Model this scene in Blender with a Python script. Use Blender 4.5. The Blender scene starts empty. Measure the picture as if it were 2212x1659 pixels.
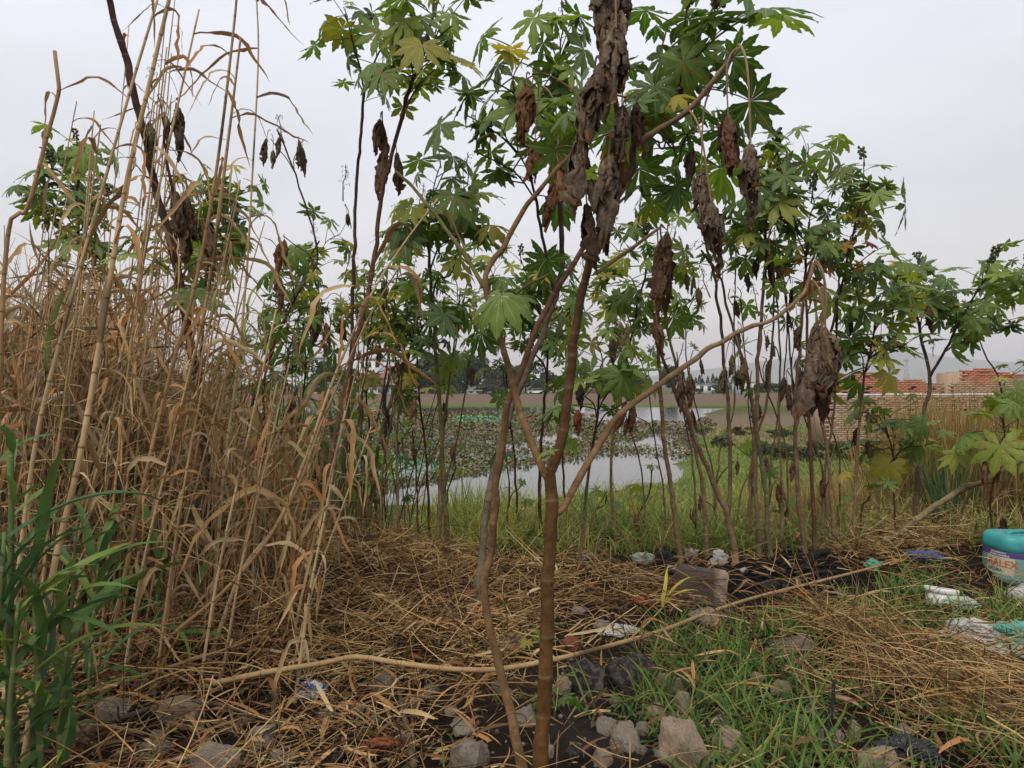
import bpy, bmesh, math, random
import numpy as np
from mathutils import Vector, Matrix, noise as mnoise

R = math.radians
rng = np.random.default_rng(11)
random.seed(11)
SC = bpy.context.scene
COLL = SC.collection
HAZE = 0.00022

# ------------------------------------------------------------------ camera
F, CX, CY, CAMZ = 1604.0, 1106.0, 829.5, 1.55      # photo measured at 2212 px width; level camera, eye height 1.55 m
cam_d = bpy.data.cameras.new('camera'); cam = bpy.data.objects.new('camera', cam_d); COLL.objects.link(cam)
cam.location = (0, 0, CAMZ); cam.rotation_euler = (R(90), 0, 0)
cam_d.sensor_width = 36; cam_d.lens = 36 * F / 2212; cam_d.clip_start = 0.05; cam_d.clip_end = 30000
SC.camera = cam

# ------------------------------------------------------------------ sky + sun (overcast late afternoon)
SUN_EL, SUN_AZ = 52, 205          # azimuth clockwise from +Y : behind the camera, a little to the left
w = bpy.data.worlds.new('World'); SC.world = w; w.use_nodes = True
nt = w.node_tree; N = nt.nodes; L = nt.links
bg = N['Background']
sky = N.new('ShaderNodeTexSky'); sky.sky_type = 'NISHITA'; sky.sun_disc = False
sky.sun_elevation = R(SUN_EL); sky.sun_rotation = R(SUN_AZ); sky.dust_density = 4; sky.air_density = 1.5
tc = N.new('ShaderNodeTexCoord'); sep = N.new('ShaderNodeSeparateXYZ'); L.new(tc.outputs['Generated'], sep.inputs[0])
ramp = N.new('ShaderNodeValToRGB'); L.new(sep.outputs['Z'], ramp.inputs[0])
cr = ramp.color_ramp
cr.elements[0].position = 0.0; cr.elements[0].color = (0.88, 0.77, 0.70, 1)
cr.elements[1].position = 1.0; cr.elements[1].color = (0.98, 0.97, 0.97, 1)
for p, c in ((0.06, (0.83, 0.745, 0.71, 1)), (0.14, (0.74, 0.725, 0.745, 1)), (0.28, (0.73, 0.74, 0.79, 1)), (0.5, (0.81, 0.83, 0.90, 1))):
    e = cr.elements.new(p); e.color = c
cn = N.new('ShaderNodeTexNoise'); cn.inputs['Scale'].default_value = 2.2; cn.inputs['Detail'].default_value = 5
mp = N.new('ShaderNodeMapping'); mp.inputs['Scale'].default_value = (1, 1, 3.0); L.new(tc.outputs['Generated'], mp.inputs[0]); L.new(mp.outputs[0], cn.inputs['Vector'])
cm = N.new('ShaderNodeMapRange'); cm.inputs['From Min'].default_value = 0.25; cm.inputs['From Max'].default_value = 0.75
cm.inputs['To Min'].default_value = 0.86; cm.inputs['To Max'].default_value = 1.08; L.new(cn.outputs['Fac'], cm.inputs['Value'])
mul = N.new('ShaderNodeMix'); mul.data_type = 'RGBA'; mul.blend_type = 'MULTIPLY'; mul.inputs['Factor'].default_value = 1
L.new(ramp.outputs[0], mul.inputs['A']); L.new(cm.outputs[0], mul.inputs['B'])
sk = N.new('ShaderNodeMix'); sk.data_type = 'RGBA'; sk.blend_type = 'MULTIPLY'; sk.inputs['Factor'].default_value = 1
L.new(sky.outputs[0], sk.inputs['A']); sk.inputs['B'].default_value = (0.10, 0.10, 0.10, 1)
mx = N.new('ShaderNodeMix'); mx.data_type = 'RGBA'; mx.inputs['Factor'].default_value = 0.9     # cloud deck over the clear-sky model
L.new(sk.outputs['Result'], mx.inputs['A']); L.new(mul.outputs['Result'], mx.inputs['B'])
L.new(mx.outputs['Result'], bg.inputs['Color']); bg.inputs['Strength'].default_value = 1.0
sl = bpy.data.lights.new('sun', 'SUN'); sun = bpy.data.objects.new('sun', sl); COLL.objects.link(sun)
sl.energy = 1.5; sl.angle = R(22); sl.color = (1.0, 0.90, 0.76)
_a, _e = R(SUN_AZ), R(SUN_EL)
sdir = Vector((math.sin(_a) * math.cos(_e), math.cos(_a) * math.cos(_e), math.sin(_e)))
sun.rotation_euler = sdir.to_track_quat('Z', 'Y').to_euler(); sun.location = (0, 0, 50)
vs = SC.view_settings; vs.view_transform = 'Standard'; vs.look = 'None'; vs.exposure = 0.38; vs.gamma = 1; vs.use_curve_mapping = False
cy = SC.cycles
cy.use_denoising = True; cy.denoiser = 'OPENIMAGEDENOISE'; cy.denoising_input_passes = 'RGB_ALBEDO_NORMAL'; cy.denoising_prefilter = 'ACCURATE'
cy.max_bounces = 6; cy.diffuse_bounces = 2; cy.glossy_bounces = 2; cy.transmission_bounces = 3; cy.transparent_max_bounces = 4; cy.volume_bounces = 0
cy.caustics_reflective = False; cy.caustics_refractive = False
cy.use_adaptive_sampling = True; cy.adaptive_threshold = 0.015

# ------------------------------------------------------------------ helpers
def P(px, py, d):
    """the point at depth d (metres in front of the camera) seen at photo pixel px,py"""
    return Vector(((px - CX) / F * d, d, CAMZ - (py - CY) / F * d))
def proj(x, y, z):
    return CX + F * x / y, CY - F * (z - CAMZ) / y
def sstep(a, b, x):
    t = np.clip((x - a) / (b - a), 0, 1); return t * t * (3 - 2 * t)
def vnoise(x, y, seed=0):
    """smooth value noise on arrays, 0..1"""
    x = np.asarray(x, float); y = np.asarray(y, float)
    xi = np.floor(x); yi = np.floor(y); fx = x - xi; fy = y - yi
    fx = fx * fx * (3 - 2 * fx); fy = fy * fy * (3 - 2 * fy)
    def h(a, b):
        v = np.sin(a * 127.1 + b * 311.7 + seed * 74.7) * 43758.5453
        return v - np.floor(v)
    return (h(xi, yi) * (1 - fx) + h(xi + 1, yi) * fx) * (1 - fy) + (h(xi, yi + 1) * (1 - fx) + h(xi + 1, yi + 1) * fx) * fy
def fbm(x, y, seed=0, o=3):
    s = 0; a = 0.5; t = 0
    for i in range(o):
        s = s + a * vnoise(np.asarray(x) * 2 ** i, np.asarray(y) * 2 ** i, seed + i * 13); t += a; a *= 0.5
    return s / t
def inpoly(px, py, poly):
    px = np.asarray(px); py = np.asarray(py); ins = np.zeros(px.shape, bool); n = len(poly)
    for i in range(n):
        x1, y1 = poly[i]; x2, y2 = poly[(i + 1) % n]
        c = ((y1 > py) != (y2 > py)) & (px < (x2 - x1) * (py - y1) / ((y2 - y1) if y2 != y1 else 1e-9) + x1)
        ins ^= c
    return ins
def polydist(px, py, poly):
    """signed distance, positive inside"""
    px = np.asarray(px, float); py = np.asarray(py, float); d = np.full(px.shape, 1e18); n = len(poly)
    for i in range(n):
        x1, y1 = poly[i]; x2, y2 = poly[(i + 1) % n]; dx, dy = x2 - x1, y2 - y1
        t = np.clip(((px - x1) * dx + (py - y1) * dy) / (dx * dx + dy * dy + 1e-12), 0, 1)
        d = np.minimum(d, (px - x1 - t * dx) ** 2 + (py - y1 - t * dy) ** 2)
    return np.sqrt(d) * np.where(inpoly(px, py, poly), 1, -1)

class MB:
    """collects vertices, faces and a colour per vertex; build() links ONE mesh object"""
    def __init__(s): s.v = []; s.l = []; s.t = []; s.c = []; s.m = []; s.n = 0; s.extra = {}
    def add(s, V, Fc, col=(1, 1, 1), mat=0):
        V = np.asarray(V, float).reshape(-1, 3); Fc = np.asarray(Fc, int)
        s.v.append(V); s.l.append((Fc + s.n).ravel()); s.t.append(np.full(len(Fc), Fc.shape[1])); s.m.append(np.full(len(Fc), mat))
        c = np.asarray(col, float)
        if c.ndim == 1: c = np.tile(c, (len(V), 1))
        s.c.append(c); s.n += len(V)
    def mesh(s, name, mats, smooth=False):
        V = np.concatenate(s.v); lv = np.concatenate(s.l); lt = np.concatenate(s.t); mi = np.concatenate(s.m); C = np.concatenate(s.c)
        me = bpy.data.meshes.new(name)
        me.vertices.add(len(V)); me.vertices.foreach_set('co', V.astype('f').ravel())
        me.loops.add(len(lv)); me.loops.foreach_set('vertex_index', lv.astype('i'))
        me.polygons.add(len(lt)); st = np.concatenate(([0], np.cumsum(lt)[:-1])); me.polygons.foreach_set('loop_start', st.astype('i'))
        me.polygons.foreach_set('material_index', mi.astype('i'))
        if smooth: me.polygons.foreach_set('use_smooth', np.ones(len(lt), bool))
        at = me.attributes.new('col', 'FLOAT_COLOR', 'POINT'); at.data.foreach_set('color', np.c_[C, np.ones(len(C))].astype('f').ravel())
        for m in (mats if isinstance(mats, (list, tuple)) else [mats]): me.materials.append(m)
        me.update(calc_edges=True); me.validate()
        return me
    def build(s, name, mats, parent=None, loc=None, smooth=False):
        return link(name, s.mesh(name, mats, smooth), parent, loc)
def link(name, me, parent=None, loc=None):
    o = bpy.data.objects.new(name, me); COLL.objects.link(o)
    if parent is not None: o.parent = parent
    if loc is not None: o.location = loc
    return o
def tag(o, label, cat=None, group=None, kind=None):
    if label: o['label'] = label
    if cat: o['category'] = cat
    if group: o['group'] = group
    if kind: o['kind'] = kind
    return o
def empty(name, loc, label, cat, group=None):
    o = bpy.data.objects.new(name, None); COLL.objects.link(o); o.location = loc; o.empty_display_size = 0.1
    return tag(o, label, cat, group)

def spline(pts, step):
    """Catmull-Rom through pts, sampled about every step metres"""
    p = [np.array(q, float) for q in pts]
    if len(p) == 2: p = [p[0], (p[0] + p[1]) / 2, p[1]]
    p = [2 * p[0] - p[1]] + p + [2 * p[-1] - p[-2]]
    out = []
    for i in range(1, len(p) - 2):
        a, b, c, d = p[i - 1:i + 3]; n = max(2, int(np.linalg.norm(c - b) / step))
        for t in np.arange(n) / n:
            out.append(0.5 * (2 * b + (c - a) * t + (2 * a - 5 * b + 4 * c - d) * t * t + (3 * b - a - 3 * c + d) * t ** 3))
    out.append(p[-2]); return np.array(out)
def tube(mb, pts, rad, ns, col, mat=0, jitter=0.0, cap=True):
    pts = np.asarray(pts, float); n = len(pts); rad = np.broadcast_to(np.asarray(rad, float), (n,))
    T = np.gradient(pts, axis=0); T /= np.linalg.norm(T, axis=1)[:, None] + 1e-12
    u = np.cross(T[0], [0.3, 0.9, 0.1]); u /= np.linalg.norm(u) + 1e-12
    A = np.linspace(0, 2 * np.pi, ns, endpoint=False); V = np.zeros((n, ns, 3))
    for i in range(n):
        u = u - T[i] * np.dot(u, T[i]); u /= np.linalg.norm(u) + 1e-12; b = np.cross(T[i], u)
        r = rad[i] * (1 + (rng.uniform(-jitter, jitter, ns) if jitter else 0))
        V[i] = pts[i] + (np.cos(A) * r)[:, None] * u + (np.sin(A) * r)[:, None] * b
    i0 = (np.arange(n - 1) * ns)[:, None]; k = np.arange(ns)[None]; k2 = (k + 1) % ns
    Fc = np.stack([i0 + k, i0 + k2, i0 + ns + k2, i0 + ns + k], -1).reshape(-1, 4)
    c = np.asarray(col, float)
    if c.ndim == 2: c = np.repeat(c, ns, 0)
    if cap:
        V2 = np.concatenate([V.reshape(-1, 3), pts[-1:] + T[-1:] * rad[-1] * 0.3, pts[:1]])
        if c.ndim == 2: c = np.concatenate([c, c[-1:], c[:1]])
        mb.add(V2, Fc, c, mat); base = mb.n - len(V2); top = n * ns
        k = np.arange(ns); e = (n - 1) * ns
        tri = np.concatenate([np.stack([e + k, e + (k + 1) % ns, np.full(ns, top)], -1), np.stack([(k + 1) % ns, k, np.full(ns, top + 1)], -1)])
        mb.l.append((tri + base).ravel()); mb.t.append(np.full(len(tri), 3)); mb.m.append(np.full(len(tri), mat))
    else: mb.add(V.reshape(-1, 3), Fc, c, mat)

def curves(base, az, e0, k, Ln, K, az_k=None):
    """N arched paths: elevation e0 - k*s along unit arclength, heading az (+az_k*s)"""
    Nn = len(base); s = np.linspace(0, 1, K); ds = 1 / (K - 1)
    sm = (s[:-1] + s[1:]) / 2
    e = e0[:, None] - k[:, None] * sm; a = az[:, None] + (0 if az_k is None else az_k[:, None] * sm)
    st = np.stack([np.cos(e) * np.cos(a), np.cos(e) * np.sin(a), np.sin(e)], -1) * (Ln[:, None, None] * ds)
    return np.concatenate([base[:, None], base[:, None] + np.cumsum(st, 1)], 1)
def ribbons(mb, pts, wid, col, roll=None, tipcol=None, mat=0, fold=0.0):
    """N ribbons; fold>0 gives a V cross-section"""
    Nn, K, _ = pts.shape
    T = np.gradient(pts, axis=1); T /= np.linalg.norm(T, axis=2, keepdims=True) + 1e-12
    S = np.cross(T, np.array([0, 0, 1.0])); nn = np.linalg.norm(S, axis=2, keepdims=True); S = np.where(nn > 1e-3, S / (nn + 1e-12), np.array([1.0, 0, 0]))
    U = np.cross(S, T)
    if roll is not None:
        r = roll[:, None, None] if roll.ndim == 1 else roll[:, :, None]
        S, U = S * np.cos(r) + U * np.sin(r), U * np.cos(r) - S * np.sin(r)
    h = wid[..., None] / 2
    cols = [pts - S * h, pts + S * h] if fold == 0 else [pts - S * h + U * h * fold, pts, pts + S * h + U * h * fold]
    M = len(cols); V = np.stack(cols, 2).reshape(-1, 3)
    a = (np.arange(Nn) * K * M)[:, None, None] + (np.arange(K - 1) * M)[None, :, None] + np.arange(M - 1)[None, None]
    Fc = np.stack([a, a + 1, a + M + 1, a + M], -1).reshape(-1, 4)
    c = np.repeat(col[:, None], K, 1)
    if tipcol is not None:
        s = np.linspace(0, 1, K)[None, :, None] ** 2; c = c * (1 - s) + tipcol[:, None] * s
    mb.add(V, Fc, np.repeat(c.reshape(-1, 3), M, 0), mat)
def rods(mb, pts, rad, col, ns=3, mat=0):
    Nn, K, _ = pts.shape
    T = np.gradient(pts, axis=1); T /= np.linalg.norm(T, axis=2, keepdims=True) + 1e-12
    S = np.cross(T, np.array([0.05, 0.02, 1.0])); S /= np.linalg.norm(S, axis=2, keepdims=True) + 1e-12; U = np.cross(S, T)
    A = np.linspace(0, 2 * np.pi, ns, endpoint=False) + np.pi / 2
    V = pts[:, :, None] + rad[..., None, None] * (np.cos(A)[:, None] * S[:, :, None] + np.sin(A)[:, None] * U[:, :, None])
    a = (np.arange(Nn) * K * ns)[:, None, None] + (np.arange(K - 1) * ns)[None, :, None]; k = np.arange(ns)[None, None]; k2 = (k + 1) % ns
    Fc = np.stack([a + k, a + k2, a + ns + k2, a + ns + k], -1).reshape(-1, 4)
    c = np.repeat(col[:, None], K * ns, 1).reshape(-1, 3)
    mb.add(V.reshape(-1, 3), Fc, c, mat)
def pick(pal, n, jit=0.18):
    pal = np.asarray(pal, float); c = pal[rng.integers(0, len(pal), n)]
    return np.clip(c * rng.uniform(1 - jit, 1 + jit, (n, 1)) * rng.uniform(0.94, 1.06, (n, 3)), 0.004, 0.95)

# ------------------------------------------------------------------ materials
def material(name):
    m = bpy.data.materials.new(name); m.use_nodes = True; t = m.node_tree
    return m, t.nodes, t.links, t.nodes['Principled BSDF'], t.nodes['Material Output']
def mixc(N, L, a, b, fac, blend='MIX'):
    n = N.new('ShaderNodeMix'); n.data_type = 'RGBA'; n.blend_type = blend
    for k, v in (('A', a), ('B', b), ('Factor', fac)):
        if hasattr(v, 'links') or isinstance(v, bpy.types.NodeSocket): L.new(v, n.inputs[k])
        else: n.inputs[k].default_value = v if k == 'Factor' else (*v, 1) if len(v) == 3 else v
    return n.outputs['Result']
def noise_fac(N, L, scale, detail=4, lo=0.3, hi=0.7, to=(0, 1), coord='Object', stretch=None, rough=0.6):
    t = N.new('ShaderNodeTexCoord'); n = N.new('ShaderNodeTexNoise'); n.inputs['Scale'].default_value = scale; n.inputs['Detail'].default_value = detail; n.inputs['Roughness'].default_value = rough
    if stretch:
        m = N.new('ShaderNodeMapping'); m.inputs['Scale'].default_value = stretch; L.new(t.outputs[coord], m.inputs[0]); L.new(m.outputs[0], n.inputs['Vector'])
    else: L.new(t.outputs[coord], n.inputs['Vector'])
    r = N.new('ShaderNodeMapRange'); L.new(n.outputs['Fac'], r.inputs['Value'])
    for k, v in (('From Min', lo), ('From Max', hi), ('To Min', to[0]), ('To Max', to[1])): r.inputs[k].default_value = v
    return r.outputs[0]
def bump(N, L, bs, fac, strength, dist):
    b = N.new('ShaderNodeBump'); b.inputs['Strength'].default_value = strength; b.inputs['Distance'].default_value = dist
    L.new(fac, b.inputs['Height']); L.new(b.outputs[0], bs.inputs['Normal'])
def translucent(N, L, bs, out, col, amount):
    tr = N.new('ShaderNodeBsdfTranslucent'); L.new(col, tr.inputs['Color']); ms = N.new('ShaderNodeMixShader'); ms.inputs[0].default_value = amount
    L.new(bs.outputs[0], ms.inputs[1]); L.new(tr.outputs[0], ms.inputs[2]); L.new(ms.outputs[0], out.inputs['Surface'])
def mat_col(name, rough=0.75, spec=0.25, var=0.3, scale=8, transl=0.0, bmp=None, objcol=False, dark=(0.5, 0.45, 0.4)):
    """base colour from the vertex attribute (times the object colour), mottled by noise"""
    m, N, L, bs, out = material(name)
    a = N.new('ShaderNodeAttribute'); a.attribute_name = 'col'; c = a.outputs['Color']
    if objcol:
        oi = N.new('ShaderNodeObjectInfo'); c = mixc(N, L, c, oi.outputs['Color'], 1.0, 'MULTIPLY')
    f = noise_fac(N, L, scale, 5, 0.35, 0.7, (0, var))
    c = mixc(N, L, c, mixc(N, L, c, dark, 1.0, 'MULTIPLY'), f)
    L.new(c, bs.inputs['Base Color']); bs.inputs['Roughness'].default_value = rough; bs.inputs['Specular IOR Level'].default_value = spec
    if bmp: bump(N, L, bs, noise_fac(N, L, bmp[0], 6, 0.2, 0.8), bmp[1], bmp[2])
    if transl: translucent(N, L, bs, out, c, transl)
    return m
def mat_plain(name, col, rough=0.6, spec=0.3, var=0.25, scale=14, bmp=None, col2=None, transl=0, metal=0):
    m, N, L, bs, out = material(name)
    f = noise_fac(N, L, scale, 6, 0.35, 0.68, (0, 1))
    c2 = col2 or tuple(v * (1 - var) for v in col)
    c = mixc(N, L, col, c2, f)
    L.new(c, bs.inputs['Base Color']); bs.inputs['Roughness'].default_value = rough; bs.inputs['Specular IOR Level'].default_value = spec; bs.inputs['Metallic'].default_value = metal
    if bmp: bump(N, L, bs, noise_fac(N, L, bmp[0], 6, 0.2, 0.8), bmp[1], bmp[2])
    if transl: translucent(N, L, bs, out, c, transl)
    return m
def mat_leaf():
    m, N, L, bs, out = material('castor_leaf')
    oi = N.new('ShaderNodeObjectInfo'); c = oi.outputs['Color']
    f = noise_fac(N, L, 5, 4, 0.35, 0.7, (0, 0.55))
    c = mixc(N, L, c, mixc(N, L, c, (0.62, 0.72, 0.5), 1.0, 'MULTIPLY'), f)
    a = N.new('ShaderNodeAttribute'); a.attribute_name = 'col'
    sp = N.new('ShaderNodeSeparateColor'); L.new(a.outputs['Color'], sp.inputs[0])
    vr = N.new('ShaderNodeMapRange'); L.new(sp.outputs[0], vr.inputs['Value']); vr.inputs['From Min'].default_value = 0.84; vr.inputs['From Max'].default_value = 0.97; vr.inputs['To Max'].default_value = 0.5
    c = mixc(N, L, c, (0.30, 0.33, 0.13), vr.outputs[0])
    # side veins: bands running off the midrib
    wv = N.new('ShaderNodeMath'); wv.operation = 'MULTIPLY_ADD'; L.new(sp.outputs[1], wv.inputs[0]); wv.inputs[1].default_value = 11.0
    m2 = N.new('ShaderNodeMath'); m2.operation = 'MULTIPLY'; L.new(sp.outputs[0], m2.inputs[0]); m2.inputs[1].default_value = 2.2; L.new(m2.outputs[0], wv.inputs[2])
    pp = N.new('ShaderNodeMath'); pp.operation = 'PINGPONG'; L.new(wv.outputs[0], pp.inputs[0]); pp.inputs[1].default_value = 0.5
    v2 = N.new('ShaderNodeMapRange'); L.new(pp.outputs[0], v2.inputs['Value']); v2.inputs['From Min'].default_value = 0.06; v2.inputs['From Max'].default_value = 0.0; v2.inputs['To Max'].default_value = 0.3
    c = mixc(N, L, c, (0.22, 0.27, 0.09), v2.outputs[0])
    # brown scorched margins on some leaves
    rr = N.new('ShaderNodeMapRange'); L.new(oi.outputs['Random'], rr.inputs['Value']); rr.inputs['From Min'].default_value = 0.62; rr.inputs['From Max'].default_value = 1.0
    nf = noise_fac(N, L, 9, 3, 0.5, 0.66, (0, 1))
    mm = N.new('ShaderNodeMath'); mm.operation = 'MULTIPLY'; L.new(rr.outputs[0], mm.inputs[0]); L.new(nf, mm.inputs[1])
    c = mixc(N, L, c, (0.20, 0.12, 0.035), mm.outputs[0])
    under = mixc(N, L, mixc(N, L, c, (1.35, 1.3, 1.2), 1.0, 'MULTIPLY'), (0.16, 0.20, 0.09), 0.25)   # the paler lower side of the blade
    g = N.new('ShaderNodeNewGeometry')
    c = mixc(N, L, c, under, g.outputs['Backfacing'])
    L.new(c, bs.inputs['Base Color']); bs.inputs['Roughness'].default_value = 0.45; bs.inputs['Specular IOR Level'].default_value = 0.32
    bump(N, L, bs, pp.outputs[0], 0.35, 0.01)
    tc = mixc(N, L, c, (1.35, 1.5, 0.7), 1.0, 'MULTIPLY')
    translucent(N, L, bs, out, tc, 0.40)
    return m
M_LEAF = mat_leaf()
M_PET = mat_col('petiole', 0.5, 0.3, 0.2, 10, objcol=False)
M_DRY = mat_col('withered_leaf', 0.85, 0.15, 0.75, 22, 0.08, bmp=(45, 0.5, 0.008), objcol=True, dark=(0.35, 0.3, 0.27))
M_STEM = mat_col('castor_bark', 0.85, 0.10, 0.8, 26, bmp=(70, 0.5, 0.005), dark=(0.4, 0.36, 0.34))
M_CANE = mat_col('dry_cane', 0.7, 0.15, 0.5, 14, bmp=(40, 0.2, 0.003), dark=(0.5, 0.4, 0.3))
M_BLADE = mat_col('dry_blade', 0.8, 0.12, 0.45, 9, 0.22, objcol=True, dark=(0.55, 0.45, 0.35))
M_GBLADE = mat_col('green_blade', 0.5, 0.35, 0.3, 7, 0.28, objcol=True, dark=(0.6, 0.7, 0.5))
M_STRAW = mat_col('straw', 0.8, 0.10, 0.5, 6, 0.04, dark=(0.5, 0.42, 0.35))
M_GRASS = mat_col('grass', 0.6, 0.2, 0.3, 3, 0.32, dark=(0.6, 0.65, 0.5))
M_HYA = mat_col('hyacinth', 0.6, 0.2, 0.4, 2, 0.1, dark=(0.5, 0.45, 0.4))
M_FRUIT = mat_col('castor_pods', 0.7, 0.2, 0.3, 30)
# ------------------------------------------------------------------ terrain
WZ = -1.45                                                           # water level
POND = [(-90, 13), (-20, 14.5), (-8, 16.2), (-3.6, 17.4), (-0.5, 18.2), (2.5, 20.2), (4.5, 22.4), (6.2, 26.5), (9.0, 36), (12.2, 47), (15.5, 60), (20, 76),
        (26, 90), (20, 95), (5, 96), (-12, 94), (-30, 97), (-90, 92)]
def pond_sd(x, y):
    return polydist(x + (vnoise(np.asarray(x) * 0.5, np.asarray(y) * 0.5, 4) - 0.5) * 1.2, y, POND)
def height(x, y):
    x = np.asarray(x, float); y = np.asarray(y, float)
    z = -1.30 * sstep(6.3 + 0.25 * np.sin(x * 0.9), 15.5, y)
    near = 1 - sstep(7.5, 11, y)
    z = z + near * ((fbm(x * 1.6, y * 1.6, 3) - 0.5) * 0.16 + (fbm(x * 6, y * 6, 8, 2) - 0.5) * 0.07)
    z = z + 0.20 * np.exp(-((x + 1.9) / 1.6) ** 2 - ((y - 5.7) / 0.7) ** 2) + 0.16 * np.exp(-((x - 3.6) / 1.0) ** 2 - ((y - 6.4) / 0.5) ** 2)
    z = z + (1 - near) * (fbm(x * 0.35, y * 0.35, 9, 2) - 0.5) * 0.22 * (1 - sstep(40, 90, y))
    sd = pond_sd(x, y)
    z = z - sstep(-0.8, 2.5, sd) * 0.75
    z = z + np.clip(y - 98, 0, 400) * 0.002
    return z
def hz(x, y): return float(height(np.array([x]), np.array([y]))[0])
def G(px, py):
    """where the sight line through a pixel meets the terrain"""
    d = 1.5
    while d < 400:
        p = P(px, py, d)
        if p.z <= hz(p.x, p.y): break
        d *= 1.006
    return Vector((p.x, p.y, hz(p.x, p.y)))

def axis(lo, a, b, hi, st, g):
    m = list(np.arange(a, b, st)); s = st; v = b
    while v < hi: m.append(v); s *= g; v += s
    m.append(hi); s = st; v = a; pre = []
    while v > lo: s *= g; v -= s; pre.append(max(v, lo))
    return np.array(sorted(set(pre + m)))
gx = axis(-7000, -5.5, 6.5, 7000, 0.075, 1.12); gy = axis(-40, 1.4, 8.5, 9000, 0.07, 1.055)
X, Y = np.meshgrid(gx, gy); Z = height(X, Y)
nx, ny = len(gx), len(gy)
ii = (np.arange(ny - 1) * nx)[:, None] + np.arange(nx - 1)[None]
gf = np.stack([ii, ii + 1, ii + nx + 1, ii + nx], -1).reshape(-1, 4)
xf, yf = X.ravel(), Y.ravel()
def lerp(a, b, t): return a + (np.asarray(b, float) - a) * t[:, None]
gc = np.tile(np.array([0.022, 0.0155, 0.011]), (len(xf), 1))
n1 = fbm(xf * 1.3, yf * 1.3, 21); n2 = fbm(xf * 0.4, yf * 0.4, 5)
gc = lerp(gc, (0.065, 0.046, 0.03), sstep(0.55, 0.8, n1) * 0.6)
gc = lerp(gc, (0.085, 0.095, 0.03), sstep(6.6, 8.5, yf) * (1 - sstep(0.55, 0.8, n1) * 0.5))
gc = lerp(gc, (0.15, 0.19, 0.05), sstep(16, 22, yf) * sstep(4, 6, xf) * (1 - sstep(45, 70, yf)) * (0.45 + 0.55 * n2))
gc = lerp(gc, (0.17, 0.13, 0.09), sstep(28, 31, yf) * sstep(11, 13, xf) * (1 - sstep(60, 80, yf)))
field = sstep(96, 99, yf)
gc = lerp(gc, (0.16, 0.105, 0.078), field)
gc = lerp(gc, (0.10, 0.15, 0.035), field * (1 - sstep(100, 116, yf + 10 * (n2 - 0.5))) * 0.9)
gc = lerp(gc, (0.11, 0.13, 0.05), field * sstep(0.52, 0.6, vnoise(xf * 0.004, yf * 0.06, 3)) * 0.6)
gc = lerp(gc, (0.10, 0.12, 0.06), sstep(180, 215, yf) * 0.8)
BURN = [(1.55, 5.35), (2.0, 5.2), (2.6, 5.4), (2.8, 5.8), (2.5, 6.1), (1.9, 6.1), (1.5, 5.8)]
bsd = polydist(xf + (n1 - 0.5) * 0.5, yf, BURN)
gc = lerp(gc, (0.012, 0.011, 0.011), sstep(-0.25, 0.12, bsd))
PIT = [(0.25, 3.6), (0.95, 3.75), (1.2, 3.3), (0.8, 3.0), (0.1, 3.05)]
psd = polydist(xf + (n1 - 0.5) * 0.3, yf, PIT); gc = lerp(gc, (0.035, 0.03, 0.028), sstep(-0.2, 0.15, psd))
mb = MB(); mb.add(np.stack([xf, yf, Z.ravel()], -1), gf, gc)
def mat_ground():
    m, N, L, bs, out = material('soil')
    a = N.new('ShaderNodeAttribute'); a.attribute_name = 'col'; c = a.outputs['Color']
    f = noise_fac(N, L, 9, 8, 0.35, 0.7, (0, 0.6), rough=0.7); c = mixc(N, L, c, mixc(N, L, c, (0.4, 0.38, 0.36), 1.0, 'MULTIPLY'), f)
    f2 = noise_fac(N, L, 60, 4, 0.55, 0.75, (0, 0.5)); c = mixc(N, L, c, mixc(N, L, c, (1.9, 1.8, 1.7), 1.0, 'MULTIPLY'), f2)
    L.new(c, bs.inputs['Base Color']); bs.inputs['Roughness'].default_value = 0.95; bs.inputs['Specular IOR Level'].default_value = 0.1
    bump(N, L, bs, noise_fac(N, L, 28, 8, 0.2, 0.8, rough=0.7), 0.7, 0.05)
    return m
tag(mb.build('ground', mat_ground(), smooth=True), 'dark rubbly bank sloping to a pond with brown fields beyond', kind='structure')

# water
m, N_, L_, bs, out = material('pond_water')
bs.inputs['Base Color'].default_value = (0.045, 0.05, 0.045, 1); bs.inputs['Roughness'].default_value = 0.05; bs.inputs['Specular IOR Level'].default_value = 0.6; bs.inputs['IOR'].default_value = 1.33
bump(N_, L_, bs, noise_fac(N_, L_, 3.0, 3, 0.2, 0.8, stretch=(0.5, 1.6, 1)), 0.05, 0.05)
mb = MB(); mb.add([(-400, 10, WZ), (60, 10, WZ), (60, 110, WZ), (-400, 110, WZ)], [[0, 1, 2, 3]])
tag(mb.build('water', m), 'still grey pond water between mats of floating plants', kind='structure')

# mountain ridge far off
mx_ = np.linspace(-500, 6500, 120); my_ = np.linspace(5200, 6600, 24); MX, MY = np.meshgrid(mx_, my_)
ridge = np.interp(mx_, [-500, 600, 1300, 1900, 2500, 2900, 3300, 3800, 4600, 6500], [20, 40, 110, 210, 290, 320, 285, 235, 190, 120])
prof = np.exp(-((MY - 6000) / 380) ** 2)
MZ = -30 + ridge[None] * prof * (0.86 + 0.28 * fbm(MX * 0.003, MY * 0.003, 7, 4))
n_ = len(mx_); ii = (np.arange(len(my_) - 1) * n_)[:, None] + np.arange(n_ - 1)[None]
mb = MB(); mb.add(np.stack([MX.ravel(), MY.ravel(), MZ.ravel()], -1), np.stack([ii, ii + 1, ii + n_ + 1, ii + n_], -1).reshape(-1, 4), (0.08, 0.09, 0.06))
tag(mb.build('mountain', mat_col('mountain_slope', 0.95, 0.1, 0.4, 0.004), smooth=True), 'long hazy mountain ridge beyond the brick stacks', kind='structure')

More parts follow.
